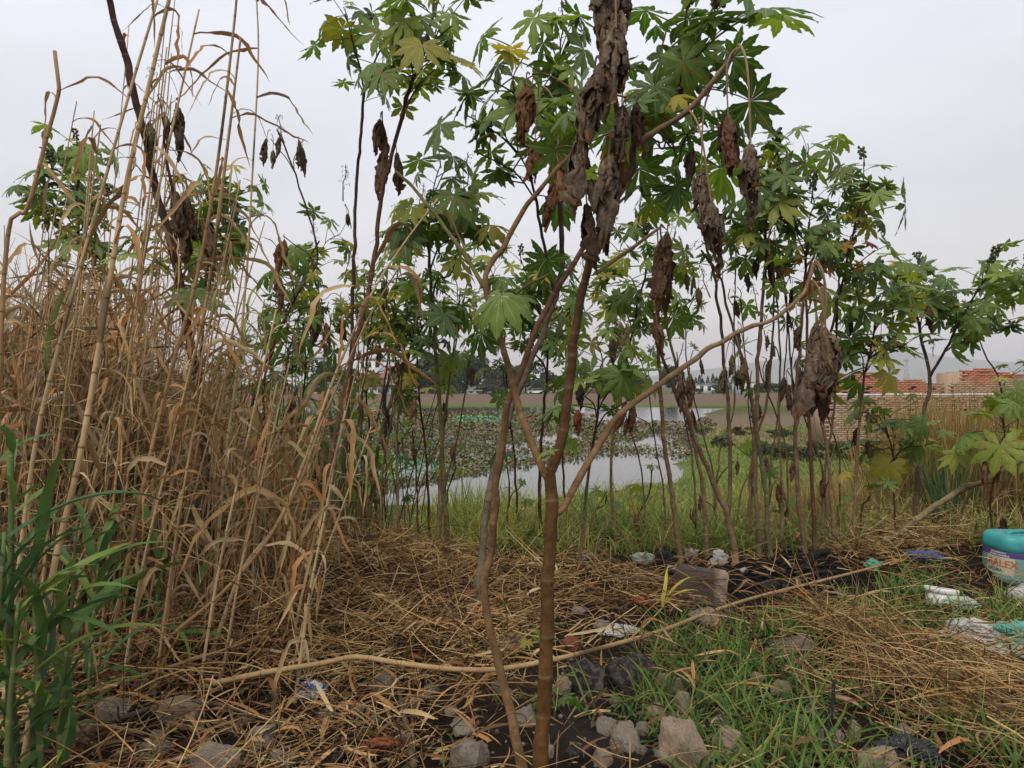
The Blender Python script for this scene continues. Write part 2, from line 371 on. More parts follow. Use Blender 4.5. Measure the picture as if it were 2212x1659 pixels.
# ------------------------------------------------------------------ floating water hyacinth
def W(px, py): d = (CAMZ - WZ) * F / (py - CY); return ((px - CX) / F * d, d)
def wpoly(pts): return [W(*p) for p in pts]
OPEN = [wpoly([(600, 1140), (760, 1085), (850, 1062), (955, 1038), (1080, 1018), (1200, 1000), (1330, 984), (1430, 983), (1500, 995), (1530, 1020), (1500, 1060), (1400, 1140), (1000, 1200), (700, 1200)]),
        wpoly([(1150, 952), (1190, 938), (1250, 934), (1262, 945), (1250, 957), (1190, 958)]),
        wpoly([(1375, 955), (1395, 937), (1450, 935), (1462, 955), (1430, 970), (1390, 966)]),
        wpoly([(1260, 893), (1290, 882), (1700, 880), (1640, 893), (1560, 905), (1470, 914), (1330, 914), (1280, 908)]),
        wpoly([(500, 886), (800, 884), (1000, 883.5), (1280, 881), (1260, 888), (900, 891), (500, 894)]),
        wpoly([(1130, 889), (1280, 886), (1300, 893), (1240, 897), (1150, 894)]),
        wpoly([(400, 975), (500, 962), (560, 968), (540, 980), (450, 985)]),
        [(-90, 88), (30, 88), (30, 100), (-90, 100)]]
MINT = [wpoly([(740, 1040), (760, 985), (830, 978), (900, 995), (960, 1002), (950, 1022), (860, 1035), (800, 1050)]), wpoly([(970, 910), (1020, 902), (1090, 904), (1080, 912), (1000, 917)]),
        wpoly([(640, 960), (700, 940), (760, 945), (740, 970)])]
RED = wpoly([(1450, 903), (1560, 895), (1640, 893), (1640, 905), (1540, 918), (1470, 916)])
def mat_leaves():
    out = []
    for (y0, y1, x0, x1, dens, size) in ((14.5, 26, -16, 8, 190, 0.08), (26, 45, -24, 13, 85, 0.105), (45, 92, -45, 26, 20.0, 0.19)):
        n = int((y1 - y0) * (x1 - x0) * dens); x = rng.uniform(x0, x1, n); y = rng.uniform(y0, y1, n)
        wob = (fbm(x * 0.9, y * 0.9, 31) - 0.5) * (1.2 if y1 < 30 else 3.0)
        ok = (pond_sd(x, y) > -0.3) & (np.abs(x) < y * 0.75)
        for p in OPEN: ok &= polydist(x + wob, y + wob * 0.7, p) < 0
        ok &= rng.random(n) < .25 + .9 * sstep(.36, .52, fbm(x * .55, y * .55, 40))
        x, y = x[ok], y[ok]; n = len(x)
        out.append((x, y, np.full(n, size) * rng.uniform(0.6, 1.3, n)))
    x, y, s = (np.concatenate(v) for v in zip(*out)); n = len(x)
    z = WZ + rng.uniform(0.01, 1.1, n) * s * 1.1 * (0.5 + fbm(x * 0.8, y * 0.8, 50))
    mint = np.zeros(n, bool)
    for p in MINT: mint |= polydist(x, y, p) > (rng.random(n) - 0.7) * 0.6
    col = pick([(0.10, 0.14, 0.04), (0.15, 0.115, 0.05), (0.19, 0.12, 0.06), (0.065, 0.125, 0.035), (0.085, 0.15, 0.045), (0.23, 0.155, 0.09)], n, 0.35)
    pn = sstep(0.45, 0.6, fbm(x * 0.5, y * 0.25, 61))[:, None]
    col = col * (1 - pn * 0.5) + pick([(0.19, 0.13, 0.09), (0.15, 0.105, 0.07)], n, 0.3) * pn * 0.5
    gnear = (sstep(30, 17, y) * 0.55)[:, None]; col = col * (1 - gnear) + pick([(0.055, 0.125, 0.035), (0.045, 0.095, 0.03), (0.10, 0.13, 0.045)], n, 0.35) * gnear
    col[mint] = pick([(0.13, 0.30, 0.14), (0.10, 0.24, 0.11), (0.18, 0.34, 0.18)], int(mint.sum()), 0.3)
    red = polydist(x, y, RED) > 0; col[red] = pick([(0.17, 0.09, 0.07), (0.14, 0.09, 0.06)], int(red.sum()), 0.3)
    a = rng.uniform(0, 2 * np.pi, n); t = rng.uniform(0.15, 1.25, n)           # heading, tilt
    ax = np.stack([np.cos(a), np.sin(a), np.zeros(n)], -1) * rng.uniform(.5, 1.1, (n, 1)); up = np.stack([-np.sin(a) * np.cos(t), np.cos(a) * np.cos(t), np.sin(t)], -1)
    shape = np.array([(-0.12, -0.5), (-0.5, -0.1), (-0.4, 0.32), (0, 0.5), (0.4, 0.32), (0.5, -0.1), (0.12, -0.5)])
    nrm = np.cross(ax, up)
    V = np.stack([x, y, z], -1)[:, None] + s[:, None, None] * (shape[None, :, :1] * ax[:, None] + shape[None, :, 1:] * up[:, None] + (np.abs(shape[None, :, :1]) ** 2 * 0.6) * nrm[:, None])
    k = 7; b = (np.arange(n) * k)[:, None]
    f1 = b + np.array([0, 1, 2, 3]); f2 = b + np.array([0, 3, 4, 5]); 
    Fc = np.concatenate([f1, f2]); mb = MB(); mb.add(V.reshape(-1, 3), Fc, np.repeat(col, k, 0))
    t6 = b + np.array([0, 5, 6]); mb.l.append(t6.ravel()); mb.t.append(np.full(n, 3)); mb.m.append(np.zeros(n, int))
    tag(mb.build('water_hyacinth', M_HYA), 'brown and green floating water hyacinth covering the pond', 'water plants', kind='stuff')
mat_leaves()

# ------------------------------------------------------------------ far shore: trees, houses, car, masts
def crown_mesh(name, seed, w, h, n, pal, fs, columnar=False):
    r = np.random.default_rng(seed)
    if columnar:
        t = r.random(n) ** 0.8; rad = w * 0.5 * np.sin(np.clip(t * 0.93 + 0.07, 0, 1) * np.pi) ** 0.7 * (1 - 0.5 * t) * 1.4; a = r.uniform(0, 6.28, n); q = np.sqrt(r.uniform(0.5, 1, n))
        c = np.stack([np.cos(a) * rad * q, np.sin(a) * rad * q, t * h], -1)
    else:
        nb = 9; bc = np.stack([r.uniform(-0.33, 0.33, nb) * w, r.uniform(-0.3, 0.3, nb) * w, r.uniform(0.10, 0.80, nb) * h], -1); br = r.uniform(0.16, 0.27, nb) * w
        b = r.integers(0, nb, n); dirs = r.normal(size=(n, 3)); dirs /= np.linalg.norm(dirs, axis=1)[:, None]
        c = bc[b] + dirs * (br[b] * r.uniform(0.72, 1.05, n))[:, None] * np.array([1, 1, 0.78])
    d1 = r.normal(size=(n, 3)); d1 /= np.linalg.norm(d1, axis=1)[:, None]; d2 = np.cross(d1, r.normal(size=(n, 3))); d2 /= np.linalg.norm(d2, axis=1)[:, None]
    s = r.uniform(0.6, 1.3, n)[:, None] * fs
    V = np.stack([c - d1 * s, c - d2 * s * 0.6, c + d1 * s, c + d2 * s * 0.6], 1).reshape(-1, 3)
    col = np.asarray(pal)[r.integers(0, len(pal), n)] * r.uniform(0.7, 1.3, (n, 1))
    mb = MB(); mb.add(V, np.arange(n * 4).reshape(-1, 4), np.repeat(col, 4, 0)); return mb.mesh(name, M_FARLEAF)
M_FARLEAF = mat_col('far_foliage', 0.7, 0.2, 0.3, 0.5, 0.2, dark=(0.6, 0.65, 0.5))
M_BARK = mat_plain('far_bark', (0.10, 0.075, 0.055), 0.9, 0.1, 0.4, 3)
PD = [(0.026, 0.05, 0.02), (0.035, 0.065, 0.024), (0.045, 0.075, 0.03)]
PM = [(0.05, 0.085, 0.03), (0.07, 0.10, 0.04)]
PO = [(0.09, 0.085, 0.05), (0.07, 0.08, 0.045)]
CROWN = [crown_mesh('crown', 100 + i, 12, 12, 3200, [PD, PD, PM, PO][i], 0.42) for i in range(4)]
CYP = crown_mesh('crown', 140, 2.2, 8, 700, PD, 0.25, True)
tm = MB(); tube(tm, [(0, 0, -0.3), (0.1, 0, 2), (-0.1, 0.1, 4.5), (0, 0, 8)], [0.38, 0.3, 0.22, 0.08], 7, (1, 1, 1))
for k in range(4):
    a = k * 1.7; tube(tm, [(0, 0, 3 + 0.4 * k), (1.3 * math.cos(a), 1.3 * math.sin(a), 5 + 0.4 * k), (2.6 * math.cos(a), 2.6 * math.sin(a), 6.5 + 0.5 * k)], [0.16, 0.1, 0.04], 5, (1, 1, 1))
TRUNK_FAR = tm.mesh('trunk', M_BARK)
def far_tree(px, top, d, wpx, var, label, cyp=False, group='trees on the far shore'):
    x = (px - CX) / F * d; z0 = hz(x, d); ht = CAMZ + (CY - top) / F * d - z0; wd = wpx / F * d
    o = empty('cypress_tree' if cyp else 'tree', (x, d, z0), label, 'tree', group)
    me = CYP if cyp else CROWN[var]; c = link('crown', me, o); hh = 8 if cyp else 12; ww = 2.2 if cyp else 12
    c.scale = (wd / ww, wd / ww, ht / hh * (1.0 if cyp else 1.12)); c.rotation_euler.z = random.uniform(0, 6)
    t = link('trunk', TRUNK_FAR, o); t.scale = (wd / ww * 0.9 if not cyp else 0.5, wd / ww * 0.9 if not cyp else 0.5, ht / 12)
for px, top, d, wp, v, lab in (
    (20, 790, 200, 90, 0, None), (130, 800, 205, 100, 1, None), (260, 795, 210, 100, 0, None), (380, 800, 205, 90, 2, None), (500, 800, 215, 90, 1, None), (610, 800, 210, 70, 0, None),
    (700, 783, 208, 80, 0, 'dense dark tree beside the pale houses on the far shore'), (757, 792, 212, 60, 1, 'smaller dark tree next to the white house on the far shore'),
    (868, 800, 205, 60, 2, 'mid green tree just past the terracotta house'), (935, 766, 212, 90, 0, None), (985, 757, 214, 95, 1, 'tallest dark tree of the far wood'),
    (1030, 776, 208, 80, 0, None), (905, 800, 204, 70, 0, None), (960, 808, 200, 70, 1, None), (1110, 812, 203, 60, 0, None), (1160, 815, 206, 50, 2, None), (1050, 812, 204, 60, 1, None), (1068, 800, 202, 60, 3, 'thin brownish half bare tree before the far wood'), (1085, 786, 214, 80, 1, None), (1135, 788, 216, 80, 0, None), (1178, 800, 216, 60, 1, None),
    (1225, 812, 222, 60, 3, None), (1300, 815, 225, 70, 2, None), (1370, 812, 228, 70, 1, None), (1452, 793, 210, 60, 0, 'dark round tree standing alone by the white building'),
    (1560, 828, 205, 45, 2, 'low spreading tree in front of the white building'), (1650, 826, 225, 60, 1, None), (1700, 828, 230, 60, 2, None), (1745, 826, 228, 50, 0, None)):
    far_tree(px, top, d, wp, v, lab or 'dark leafy tree in the belt along the far shore')
for i, px in enumerate((1477, 1486, 1492, 1503, 1511, 1517, 1529, 1540, 1548, 1556, 1571, 1584, 1596)):
    far_tree(px, 806 + (i * 7) % 12, 236, 9 + (i % 3) * 2, 0, 'slim dark cypress in the row behind the white building', True, 'cypress row')
M_WIN = mat_plain('window_glass', (0.03, 0.035, 0.04), 0.15, 0.5, 0.2, 2)
def house(name, label, px0, px1, top, d, wallc, roofc, gable=False, nwin=3, rows=1, cat='house'):
    x0, x1 = (px0 - CX) / F * d, (px1 - CX) / F * d; xm = (x0 + x1) / 2; w2 = (x1 - x0) / 2; z0 = hz(xm, d); ht = CAMZ + (CY - top) / F * d - z0
    o = empty(name, (xm, d, z0), label, cat); dp = min(9, w2 * 1.6)
    eh = ht * (0.72 if gable else 0.93)
    def box(nm, a, b, mat, par=o):
        m = MB(); (ax, ay, az), (bx, by, bz) = a, b
        m.add([(ax, ay, az), (bx, ay, az), (bx, by, az), (ax, by, az), (ax, ay, bz), (bx, ay, bz), (bx, by, bz), (ax, by, bz)], [[0, 1, 5, 4], [1, 2, 6, 5], [2, 3, 7, 6], [3, 0, 4, 7], [4, 5, 6, 7], [3, 2, 1, 0]])
        return m.build(nm, mat, par)
    wall = box('wall', (-w2, 0, -0.5), (w2, dp, eh), wallc)
    if gable:
        m = MB(); e = 0.4; m.add([(-w2 - e, -e, eh - 0.1), (w2 + e, -e, eh - 0.1), (w2 + e, dp + e, eh - 0.1), (-w2 - e, dp + e, eh - 0.1), (-w2 - e, dp / 2, ht), (w2 + e, dp / 2, ht)], [[0, 1, 5, 4], [2, 3, 4, 5]])
        m.add([(-w2 - e, -e, eh - 0.1), (-w2 - e, dp + e, eh - 0.1), (-w2 - e, dp / 2, ht), (w2 + e, -e, eh - 0.1), (w2 + e, dp + e, eh - 0.1), (w2 + e, dp / 2, ht)], [[0, 2, 1], [3, 4, 5]]); m.build('roof', roofc, o)
    else: box('roof', (-w2 - 0.3, -0.3, eh + 0.002), (w2 + 0.3, dp + 0.3, ht), roofc)
    for r_ in range(rows):
        for k in range(nwin):
            cx = -w2 + (k + 0.5) * 2 * w2 / nwin; zc = eh * (r_ + 0.55) / rows; ww = min(0.7, w2 / nwin * 0.45); wh = min(0.75, eh / rows * 0.28)
            wn = box('window', (cx - ww, -0.04, zc - wh), (cx + ww, 0.03, zc + wh), M_WIN); box('frame', (cx - ww - 0.1, -0.05, zc - wh - 0.12), (cx + ww + 0.1, 0.02, zc - wh), M_TRIM, wn)
    box('door', (w2 * 0.55, -0.05, 0), (w2 * 0.55 + 1.0, 0.03, min(2.1, eh * 0.8)), M_DOOR)
    return o
M_TRIM = mat_plain('trim', (0.55, 0.53, 0.5), 0.8, 0.2, 0.2, 1); M_DOOR = mat_plain('door_paint', (0.12, 0.09, 0.07), 0.7, 0.2, 0.3, 1)
M_WHITE = mat_plain('white_render', (0.68, 0.68, 0.68), 0.9, 0.1, 0.2, 0.6); M_PINK = mat_plain('terracotta_render', (0.42, 0.24, 0.18), 0.9, 0.1, 0.25, 0.6)
M_CREAM = mat_plain('cream_render', (0.55, 0.45, 0.36), 0.9, 0.1, 0.25, 0.6); M_RTILE = mat_plain('tile_roof', (0.30, 0.13, 0.085), 0.9, 0.1, 0.35, 1.5)
M_GREY = mat_plain('grey_roof', (0.35, 0.38, 0.42), 0.6, 0.3, 0.2, 0.5); M_BRICKH = mat_plain('raw_brick_wall', (0.33, 0.17, 0.12), 0.9, 0.1, 0.3, 1.2); M_YEL = mat_plain('yellow_panel', (0.6, 0.45, 0.06), 0.7, 0.2, 0.2, 0.7)
house('house', 'tall white house rising above the far trees', 775, 822, 772, 222, M_WHITE, M_GREY, False, 3, 3)
house('house', 'pink terracotta house with tiled roof on the far shore', 772, 826, 806, 204, M_PINK, M_RTILE, True, 3, 1)
house('house', 'cream house with red tiled roof beside the far wood', 832, 868, 790, 214, M_CREAM, M_RTILE, True, 2, 2)
house('house', 'grey white apartment block above the far treeline', 660, 700, 770, 260, M_WHITE, M_GREY, False, 4, 4)
house('house', 'long low white shed under the houses on the far shore', 745, 845, 838, 196, M_WHITE, M_GREY, False, 6, 1, 'shed')
house('house', 'yellow walled hut at the edge of the brown field', 668, 692, 838, 196, M_YEL, M_GREY, False, 2, 1, 'hut')
house('house', 'small orange brick house behind the parked white car', 1160, 1202, 826, 212, M_CREAM, M_RTILE, True, 2, 1)
house('house', 'unfinished raw brick house on the far shore', 1270, 1335, 817, 214, M_BRICKH, M_RTILE, False, 4, 1)
house('house', 'wide white warehouse with grey roof beside the cypresses', 1492, 1572, 829, 214, M_WHITE, M_GREY, False, 5, 1, 'warehouse')
house('house', 'white building with a yellow stripe past the warehouse', 1592, 1640, 824, 218, M_WHITE, M_YEL, False, 3, 1, 'building')
house('house', 'low white shelter roof before the far wood', 1010, 1040, 843, 196, M_GREY, M_WHITE, False, 2, 1, 'shelter')
def car(px, d, label, mat, rz=0.0):
    x = (px - CX) / F * d; o = empty('parked_car', (x, d, hz(x, d)), label, 'car'); o.rotation_euler.z = rz
    prof = [(-2.1, 0.35), (-2.15, 0.75), (-1.9, 0.98), (-1.1, 1.05), (-0.6, 1.48), (0.9, 1.5), (1.55, 1.05), (2.1, 0.95), (2.15, 0.4)]
    m = MB(); n = len(prof); V = [(a, -0.85, b) for a, b in prof] + [(a, 0.85, b) for a, b in prof]
    m.add(V, [[i, (i + 1) % n, n + (i + 1) % n, n + i] for i in range(n)]); b = m.n - 2 * n
    for off, rev in ((0, 1), (n, 0)):
        f = [off + i for i in range(n)]; m.l.append(np.array(f[::-1] if not rev else f)); m.t.append(np.array([n])); m.m.append(np.array([0]))
    m.build('body', mat, o)
    m = MB(); m.add([(-0.95, -0.86, 1.06), (-0.55, -0.86, 1.4), (0.85, -0.86, 1.42), (1.35, -0.86, 1.06)], [[0, 3, 2, 1]]); m.build('window', M_WIN, o)
    for wx in (-1.35, 1.35):
        for wy in (-0.8, 0.8):
            m = MB(); tube(m, [(wx, wy - 0.1, 0.33), (wx, wy + 0.1, 0.33)], 0.33, 12, (1, 1, 1)); m.build('wheel', M_TYRE, o)
M_TYRE = mat_plain('tyre', (0.02, 0.02, 0.02), 0.8, 0.2, 0.2, 2)
car(1157, 198, 'white car parked by the orange house on the far shore', mat_plain('white_car_paint', (0.7, 0.7, 0.7), 0.3, 0.5, 0.05, 1))
car(1500, 200, 'dark car parked along the white warehouse', mat_plain('dark_car_paint', (0.03, 0.03, 0.035), 0.3, 0.5, 0.05, 1))
M_STEEL = mat_plain('mast_steel', (0.42, 0.42, 0.43), 0.6, 0.3, 0.2, 1)
def mast(px, top, d, label):
    x = (px - CX) / F * d; z0 = hz(x, d); ht = CAMZ + (CY - top) / F * d - z0; o = empty('telecom_mast', (x, d, z0), label, 'mast', 'masts')
    m = MB(); b = 1.3
    for sx in (-1, 1):
        for sy in (-1, 1): tube(m, [(sx * b, sy * b, -0.3), (sx * 0.25, sy * 0.25, ht)], 0.09, 4, (1, 1, 1))
    n = 12
    for i in range(n):
        t0, t1 = i / n, (i + 1) / n; w0, w1 = b + (0.25 - b) * t0, b + (0.25 - b) * t1
        for (ax, ay, bx, by) in ((-1, -1, 1, -1), (1, -1, 1, 1), (1, 1, -1, 1), (-1, 1, -1, -1)): tube(m, [(ax * w0, ay * w0, t0 * ht), (bx * w1, by * w1, t1 * ht)], 0.05, 3, (1, 1, 1))
    m.build('lattice', M_STEEL, o)
    for k in range(6):
        a = k * 1.047; m = MB(); tube(m, [(1.1 * math.cos(a), 1.1 * math.sin(a), ht * 0.9 - 1), (1.1 * math.cos(a), 1.1 * math.sin(a), ht * 0.9 + 1)], 0.2, 5, (1, 1, 1)); tube(m, [(0, 0, ht * 0.9), (1.1 * math.cos(a), 1.1 * math.sin(a), ht * 0.9)], 0.05, 3, (1, 1, 1)); m.build('antenna', M_TRIM, o)
mast(1867, 778, 420, 'slim lattice telecom mast behind the brick stacks'); mast(1958, 770, 400, 'telecom mast with panel antennas behind the brick stacks')

# ------------------------------------------------------------------ brick stacks
def mat_brick():
    m, N, L, bs, out = material('fired_brick')
    oi = N.new('ShaderNodeObjectInfo'); a = N.new('ShaderNodeAttribute'); a.attribute_name = 'col'
    c = mixc(N, L, a.outputs['Color'], oi.outputs['Color'], 1.0, 'MULTIPLY'); f = noise_fac(N, L, 6, 5, 0.35, 0.7, (0, 0.4)); c = mixc(N, L, c, mixc(N, L, c, (0.6, 0.55, 0.5), 1.0, 'MULTIPLY'), f)
    L.new(c, bs.inputs['Base Color']); bs.inputs['Roughness'].default_value = 0.95; bs.inputs['Specular IOR Level'].default_value = 0.1; bump(N, L, bs, noise_fac(N, L, 20, 4), 0.3, 0.01); return m
M_BRICK = mat_brick()
BV = np.array([(-.5, 0, 0), (.5, 0, 0), (.5, 1, 0), (-.5, 1, 0), (-.5, 0, 1), (.5, 0, 1), (.5, 1, 1), (-.5, 1, 1)], float)
BF = np.array([[0, 1, 5, 4], [1, 2, 6, 5], [2, 3, 7, 6], [3, 0, 4, 7], [4, 5, 6, 7], [3, 2, 1, 0]])
_m = MB(); _m.add(BV * np.array([0.25, 0.26, 0.088]), BF, (1, 1, 1)); BRICK_ME = _m.mesh('brick', M_BRICK)
def brick_stack(label, d, px0, px1, prof, vents, redz, depth=3.0, name='brick_stack', nparts=300, focus=None, rows_extra=0):
    """prof: [(px, top_py)] outline of the top; vents: [(py, px0, px1)] rows with draught holes; redz: (px,py,radius px) fired red zones"""
    x0, x1 = (px0 - CX) / F * d, (px1 - CX) / F * d; xm = (x0 + x1) / 2; z0 = hz(xm, d) - 0.05
    o = empty(name, (xm, d, z0), label, 'brick stack', 'brick stacks on the far lawn')
    bw, bh = 0.275, 0.0905; bricks = []
    pxs = [p for p, _ in prof]; tops = [t for _, t in prof]
    nr = int((CAMZ + (CY - min(tops)) / F * d - z0) / bh) + 1
    for r_ in range(nr):
        zz = z0 + r_ * bh; py = CY - (zz + bh - CAMZ) / F ** -1 / d if False else CY - (zz + bh / 2 - CAMZ) * F / d
        xx = x0 + (0.5 if r_ % 2 else 0.0) * bw
        while xx < x1:
            px = CX + F * xx / d
            top = np.interp(px, pxs, tops)
            hole = False
            for (vy, v0, v1) in vents:
                if abs(py - vy) < bh * F / d * 0.75 and v0 < px < v1 and int(math.floor(xx / bw)) % 4 == 0: hole = True
            if py > top and not hole:
                red = max([0] + [1 - math.hypot(px - a, (py - b) * 2.2) / c for a, b, c in redz])
                base = np.array((0.41, 0.30, 0.22)) if random.random() < 0.8 else np.array((0.35, 0.255, 0.19))
                base = base + (np.array((0.46, 0.20, 0.135)) - base) * min(1, max(0, red * 1.8 + random.uniform(-0.15, 0.15)))
                bricks.append((xx, d + random.uniform(-0.007, 0.007) + (random.uniform(-0.02, 0.02) if r_ > nr - 6 else 0), zz, base * random.uniform(0.82, 1.12), px, py))
            xx += bw
    if focus: bricks.sort(key=lambda b: math.hypot(b[4] - focus[0], b[5] - focus[1]))
    stuff = MB()
    for i, (bx, by, bz, c, _, _) in enumerate(bricks):
        rz = random.uniform(-0.03, 0.03)
        if i < nparts:
            b = link('brick', BRICK_ME, o, (bx - xm, by - d, bz - z0)); b.rotation_euler.z = rz; b.color = (*c, 1)
        else:
            ca, sa = math.cos(rz), math.sin(rz); V = BV * np.array([0.25, 0.26, 0.088]); V = V @ np.array([[ca, sa, 0], [-sa, ca, 0], [0, 0, 1]]); stuff.add(V + np.array((bx - xm, by - d, bz - z0)), BF, c)
    if stuff.n: s_ = stuff.build('brick_courses', M_BRICK, o); s_['kind'] = 'stuff'
    # the body of the pile behind the facing bricks, stepped like its top
    m = MB(); xs = np.arange(x0 + 0.2, x1 - 0.2, 0.5)
    for q in xs:
        h_ = CAMZ + (CY - max(np.interp(CX + F * q / d, pxs, tops), np.interp(CX + F * (q + 0.5) / d, pxs, tops))) / F * d - z0 - 0.12
        if h_ > 0.1: m.add(BV * np.array([0.498, depth, h_]) + np.array((q + 0.25 - xm, 0.30, 0)), BF, np.array((0.40, 0.28, 0.20)) * random.uniform(0.9, 1.1))
    b_ = m.build('pile_body', M_BRICK, o)
    return o
brick_stack('long pale front brick stack topped by a white strip', 31, 1790, 2330, [(1790, 858), (1800, 856), (2330, 855)], [(886, 1760, 2100), (905, 1760, 1900), (960, 1780, 2000)], [(1900, 900, 25)], 2.2, focus=(1880, 885))
brick_stack('stepped brick stack fired bright red in its middle', 37, 1790, 2035, [(1790, 824), (1800, 822), (1835, 821), (1838, 812), (1848, 806), (1880, 804), (1922, 803), (1924, 810), (1938, 817), (1945, 823), (1960, 820), (1995, 819), (2000, 824), (2015, 829), (2035, 829)],
            [(851, 1780, 1900), (828, 1740, 1860), (838, 1860, 2020)], [(1860, 848, 130), (1965, 842, 75), (1920, 836, 60)], 2.4, focus=(1930, 830))
brick_stack('tall brick stack with a ragged crown beside the reeds', 36, 2060, 2330, [(2060, 830), (2080, 828), (2084, 800), (2110, 797), (2150, 797), (2152, 802), (2175, 805), (2200, 806), (2214, 812), (2220, 826), (2330, 826)], [(860, 2060, 2300)], [(2120, 812, 60), (2180, 808, 40)], 2.4, focus=(2140, 815))
d_ = 30.9; mb = MB(); xa, xb = (1760 - CX) / F * d_, (2330 - CX) / F * d_; zt = CAMZ + (CY - 855.5) / F * d_
pts_ = [(q, d_ + 0.12, zt + 0.06 + 0.01 * math.sin(q * 2)) for q in np.arange(xa, xb, 0.4)]; tube(mb, pts_, 0.04, 6, (1, 1, 1))
tag(mb.build('pale_pipe', mat_plain('pale_plastic', (0.62, 0.62, 0.62), 0.5, 0.3, 0.1, 2)), 'long pale pipe lying along the top of the front brick stack', 'pipe')

for i, (px, d, wp, hp) in enumerate(((1560, 34, 60, 26), (1640, 30, 70, 30), (1700, 28, 80, 36), (1752, 27.5, 70, 44), (1800, 28, 70, 40), (1850, 27, 60, 30), (1905, 27, 70, 34), (1960, 26, 80, 36), (2040, 25, 80, 30), (1600, 42, 50, 18), (1520, 46, 46, 16), (1690, 40, 60, 20))):
    x = (px - CX) / F * d; o = empty('low_bush', (x, d, hz(x, d)), 'low green bush at the foot of the brick stacks' if px > 1740 else 'low green bush on the lawn beside the pond', 'bush', 'low bushes beyond the lawn')
    c = link('crown', CROWN[2 if i % 3 else 3], o); c.scale = (wp / F * d / 12, wp / F * d / 12, hp / F * d / 12 * 1.1); c.rotation_euler.z = i * 1.3
    t = link('trunk', TRUNK_FAR, o); t.scale = (.12, .12, .07)
# ------------------------------------------------------------------ castor bean leaves, pods
def castor_leaf(seed, tilt, curl, L, elev, nl=8, size=1.0, closed=0.0):
    """one palmate leaf with its stalk: the stalk starts at the origin and runs along +X; blade about 1 unit across"""
    r = np.random.default_rng(seed); mb = MB()
    s = np.array([0.0, 0.14, 0.27, 0.38, 0.48, 0.58, 0.68, 0.78, 0.87, 0.94, 1.0])
    prof = np.interp(s, [0, 0.38, 0.48, 0.58, 0.70, 0.82, 0.92, 1.0], [0, 0.066, 0.080, 0.079, 0.062, 0.038, 0.018, 0.0])
    step = 2 * np.pi * 0.9 / nl; Vs, Cs, Fs = [], [], []; n0 = 0
    for i in range(nl):
        a = (i - (nl - 1) / 2) * step + r.normal(0, 0.04); ln = (0.60 - 0.20 * (abs(a) / np.pi) ** 1.4) * r.uniform(0.92, 1.08)
        k = curl * r.uniform(0.6, 1.4) + (0.5 if r.random() < 0.12 else 0); fold = r.uniform(0.15, 0.5); tw = r.normal(0, 0.25)
        rad = s * ln
        half = np.where(s <= 0.38, rad * np.tan(step / 2 * 1.02), 0)
        hw = np.where(s <= 0.30, half, prof * ln / 0.57 * r.uniform(0.95, 1.15)); hw[3] = max(hw[3], 0.062)
        ser = np.where((np.arange(len(s)) % 2 == 0) & (s > 0.45), 1.2, 0.92)
        if k > 1e-3: rr = np.sin(k * s) / k * ln; zz = -(1 - np.cos(k * s)) / k * ln
        else: rr = rad; zz = rad * 0
        ca, sa = np.cos(a), np.sin(a)
        for side, sg in ((-1, -1), (0, 0), (1, 1)):
            w_ = hw * ser * sg
            dr = np.where(s > 0.4, 0.02 * abs(sg), 0)
            x = (rr + dr) * ca - w_ * sa; y = (rr + dr) * sa + w_ * ca
            z = zz - np.abs(w_) * fold * np.where(s < 0.3, 0.3, 1) + w_ * tw * s + r.normal(0, 0.006, len(s)) * (s > 0.2)
            Vs.append(np.stack([x, y, z], -1)); Cs.append(np.stack([np.full(len(s), 1.0 if sg == 0 else 0.0), s, np.full(len(s), 0.0)], -1))
        K = len(s)
        for j in range(K - 1):
            for c in (0, 1):
                b = n0 + c * K; Fs.append([b + j, b + K + j, b + K + j + 1, b + j + 1])
        n0 += 3 * K
    V = np.concatenate(Vs); C = np.concatenate(Cs)
    ct, st = np.cos(tilt), np.sin(tilt); V = V @ np.array([[ct, 0, -st], [0, 1, 0], [st, 0, ct]])
    roll = r.normal(0, 0.3); cr_, sr = np.cos(roll), np.sin(roll); V = V @ np.array([[1, 0, 0], [0, cr_, sr], [0, -sr, cr_]])
    end = np.array([L * np.cos(elev), r.normal(0, 0.05), L * np.sin(elev)])
    mb.add(V + end, np.array(Fs), C, 0)
    t = np.linspace(0, 1, 6)[:, None]; path = t * end + (t * (1 - t)) * np.array([0, 0, r.uniform(0.1, 0.35)]) * L
    pc = np.array([(0.13, 0.13, 0.04), (0.16, 0.06, 0.045), (0.10, 0.14, 0.04)])[r.integers(0, 3)]
    tube(mb, path, np.linspace(0.014, 0.009, 6), 5, pc, 1, cap=False)
    return mb.mesh('leaf', [M_LEAF, M_PET], smooth=False)
LEAVES = []
for i in range(26):
    LEAVES.append(castor_leaf(200 + i, [0.15, 0.5, 0.9, 1.2][i % 4] + rng.normal(0, 0.12), [0.15, 0.5, 0.85, 1.3][(i // 4) % 4], rng.uniform(0.65, 1.05), rng.uniform(-0.05, 0.75), nl=[8, 9, 7, 8][i % 4]))
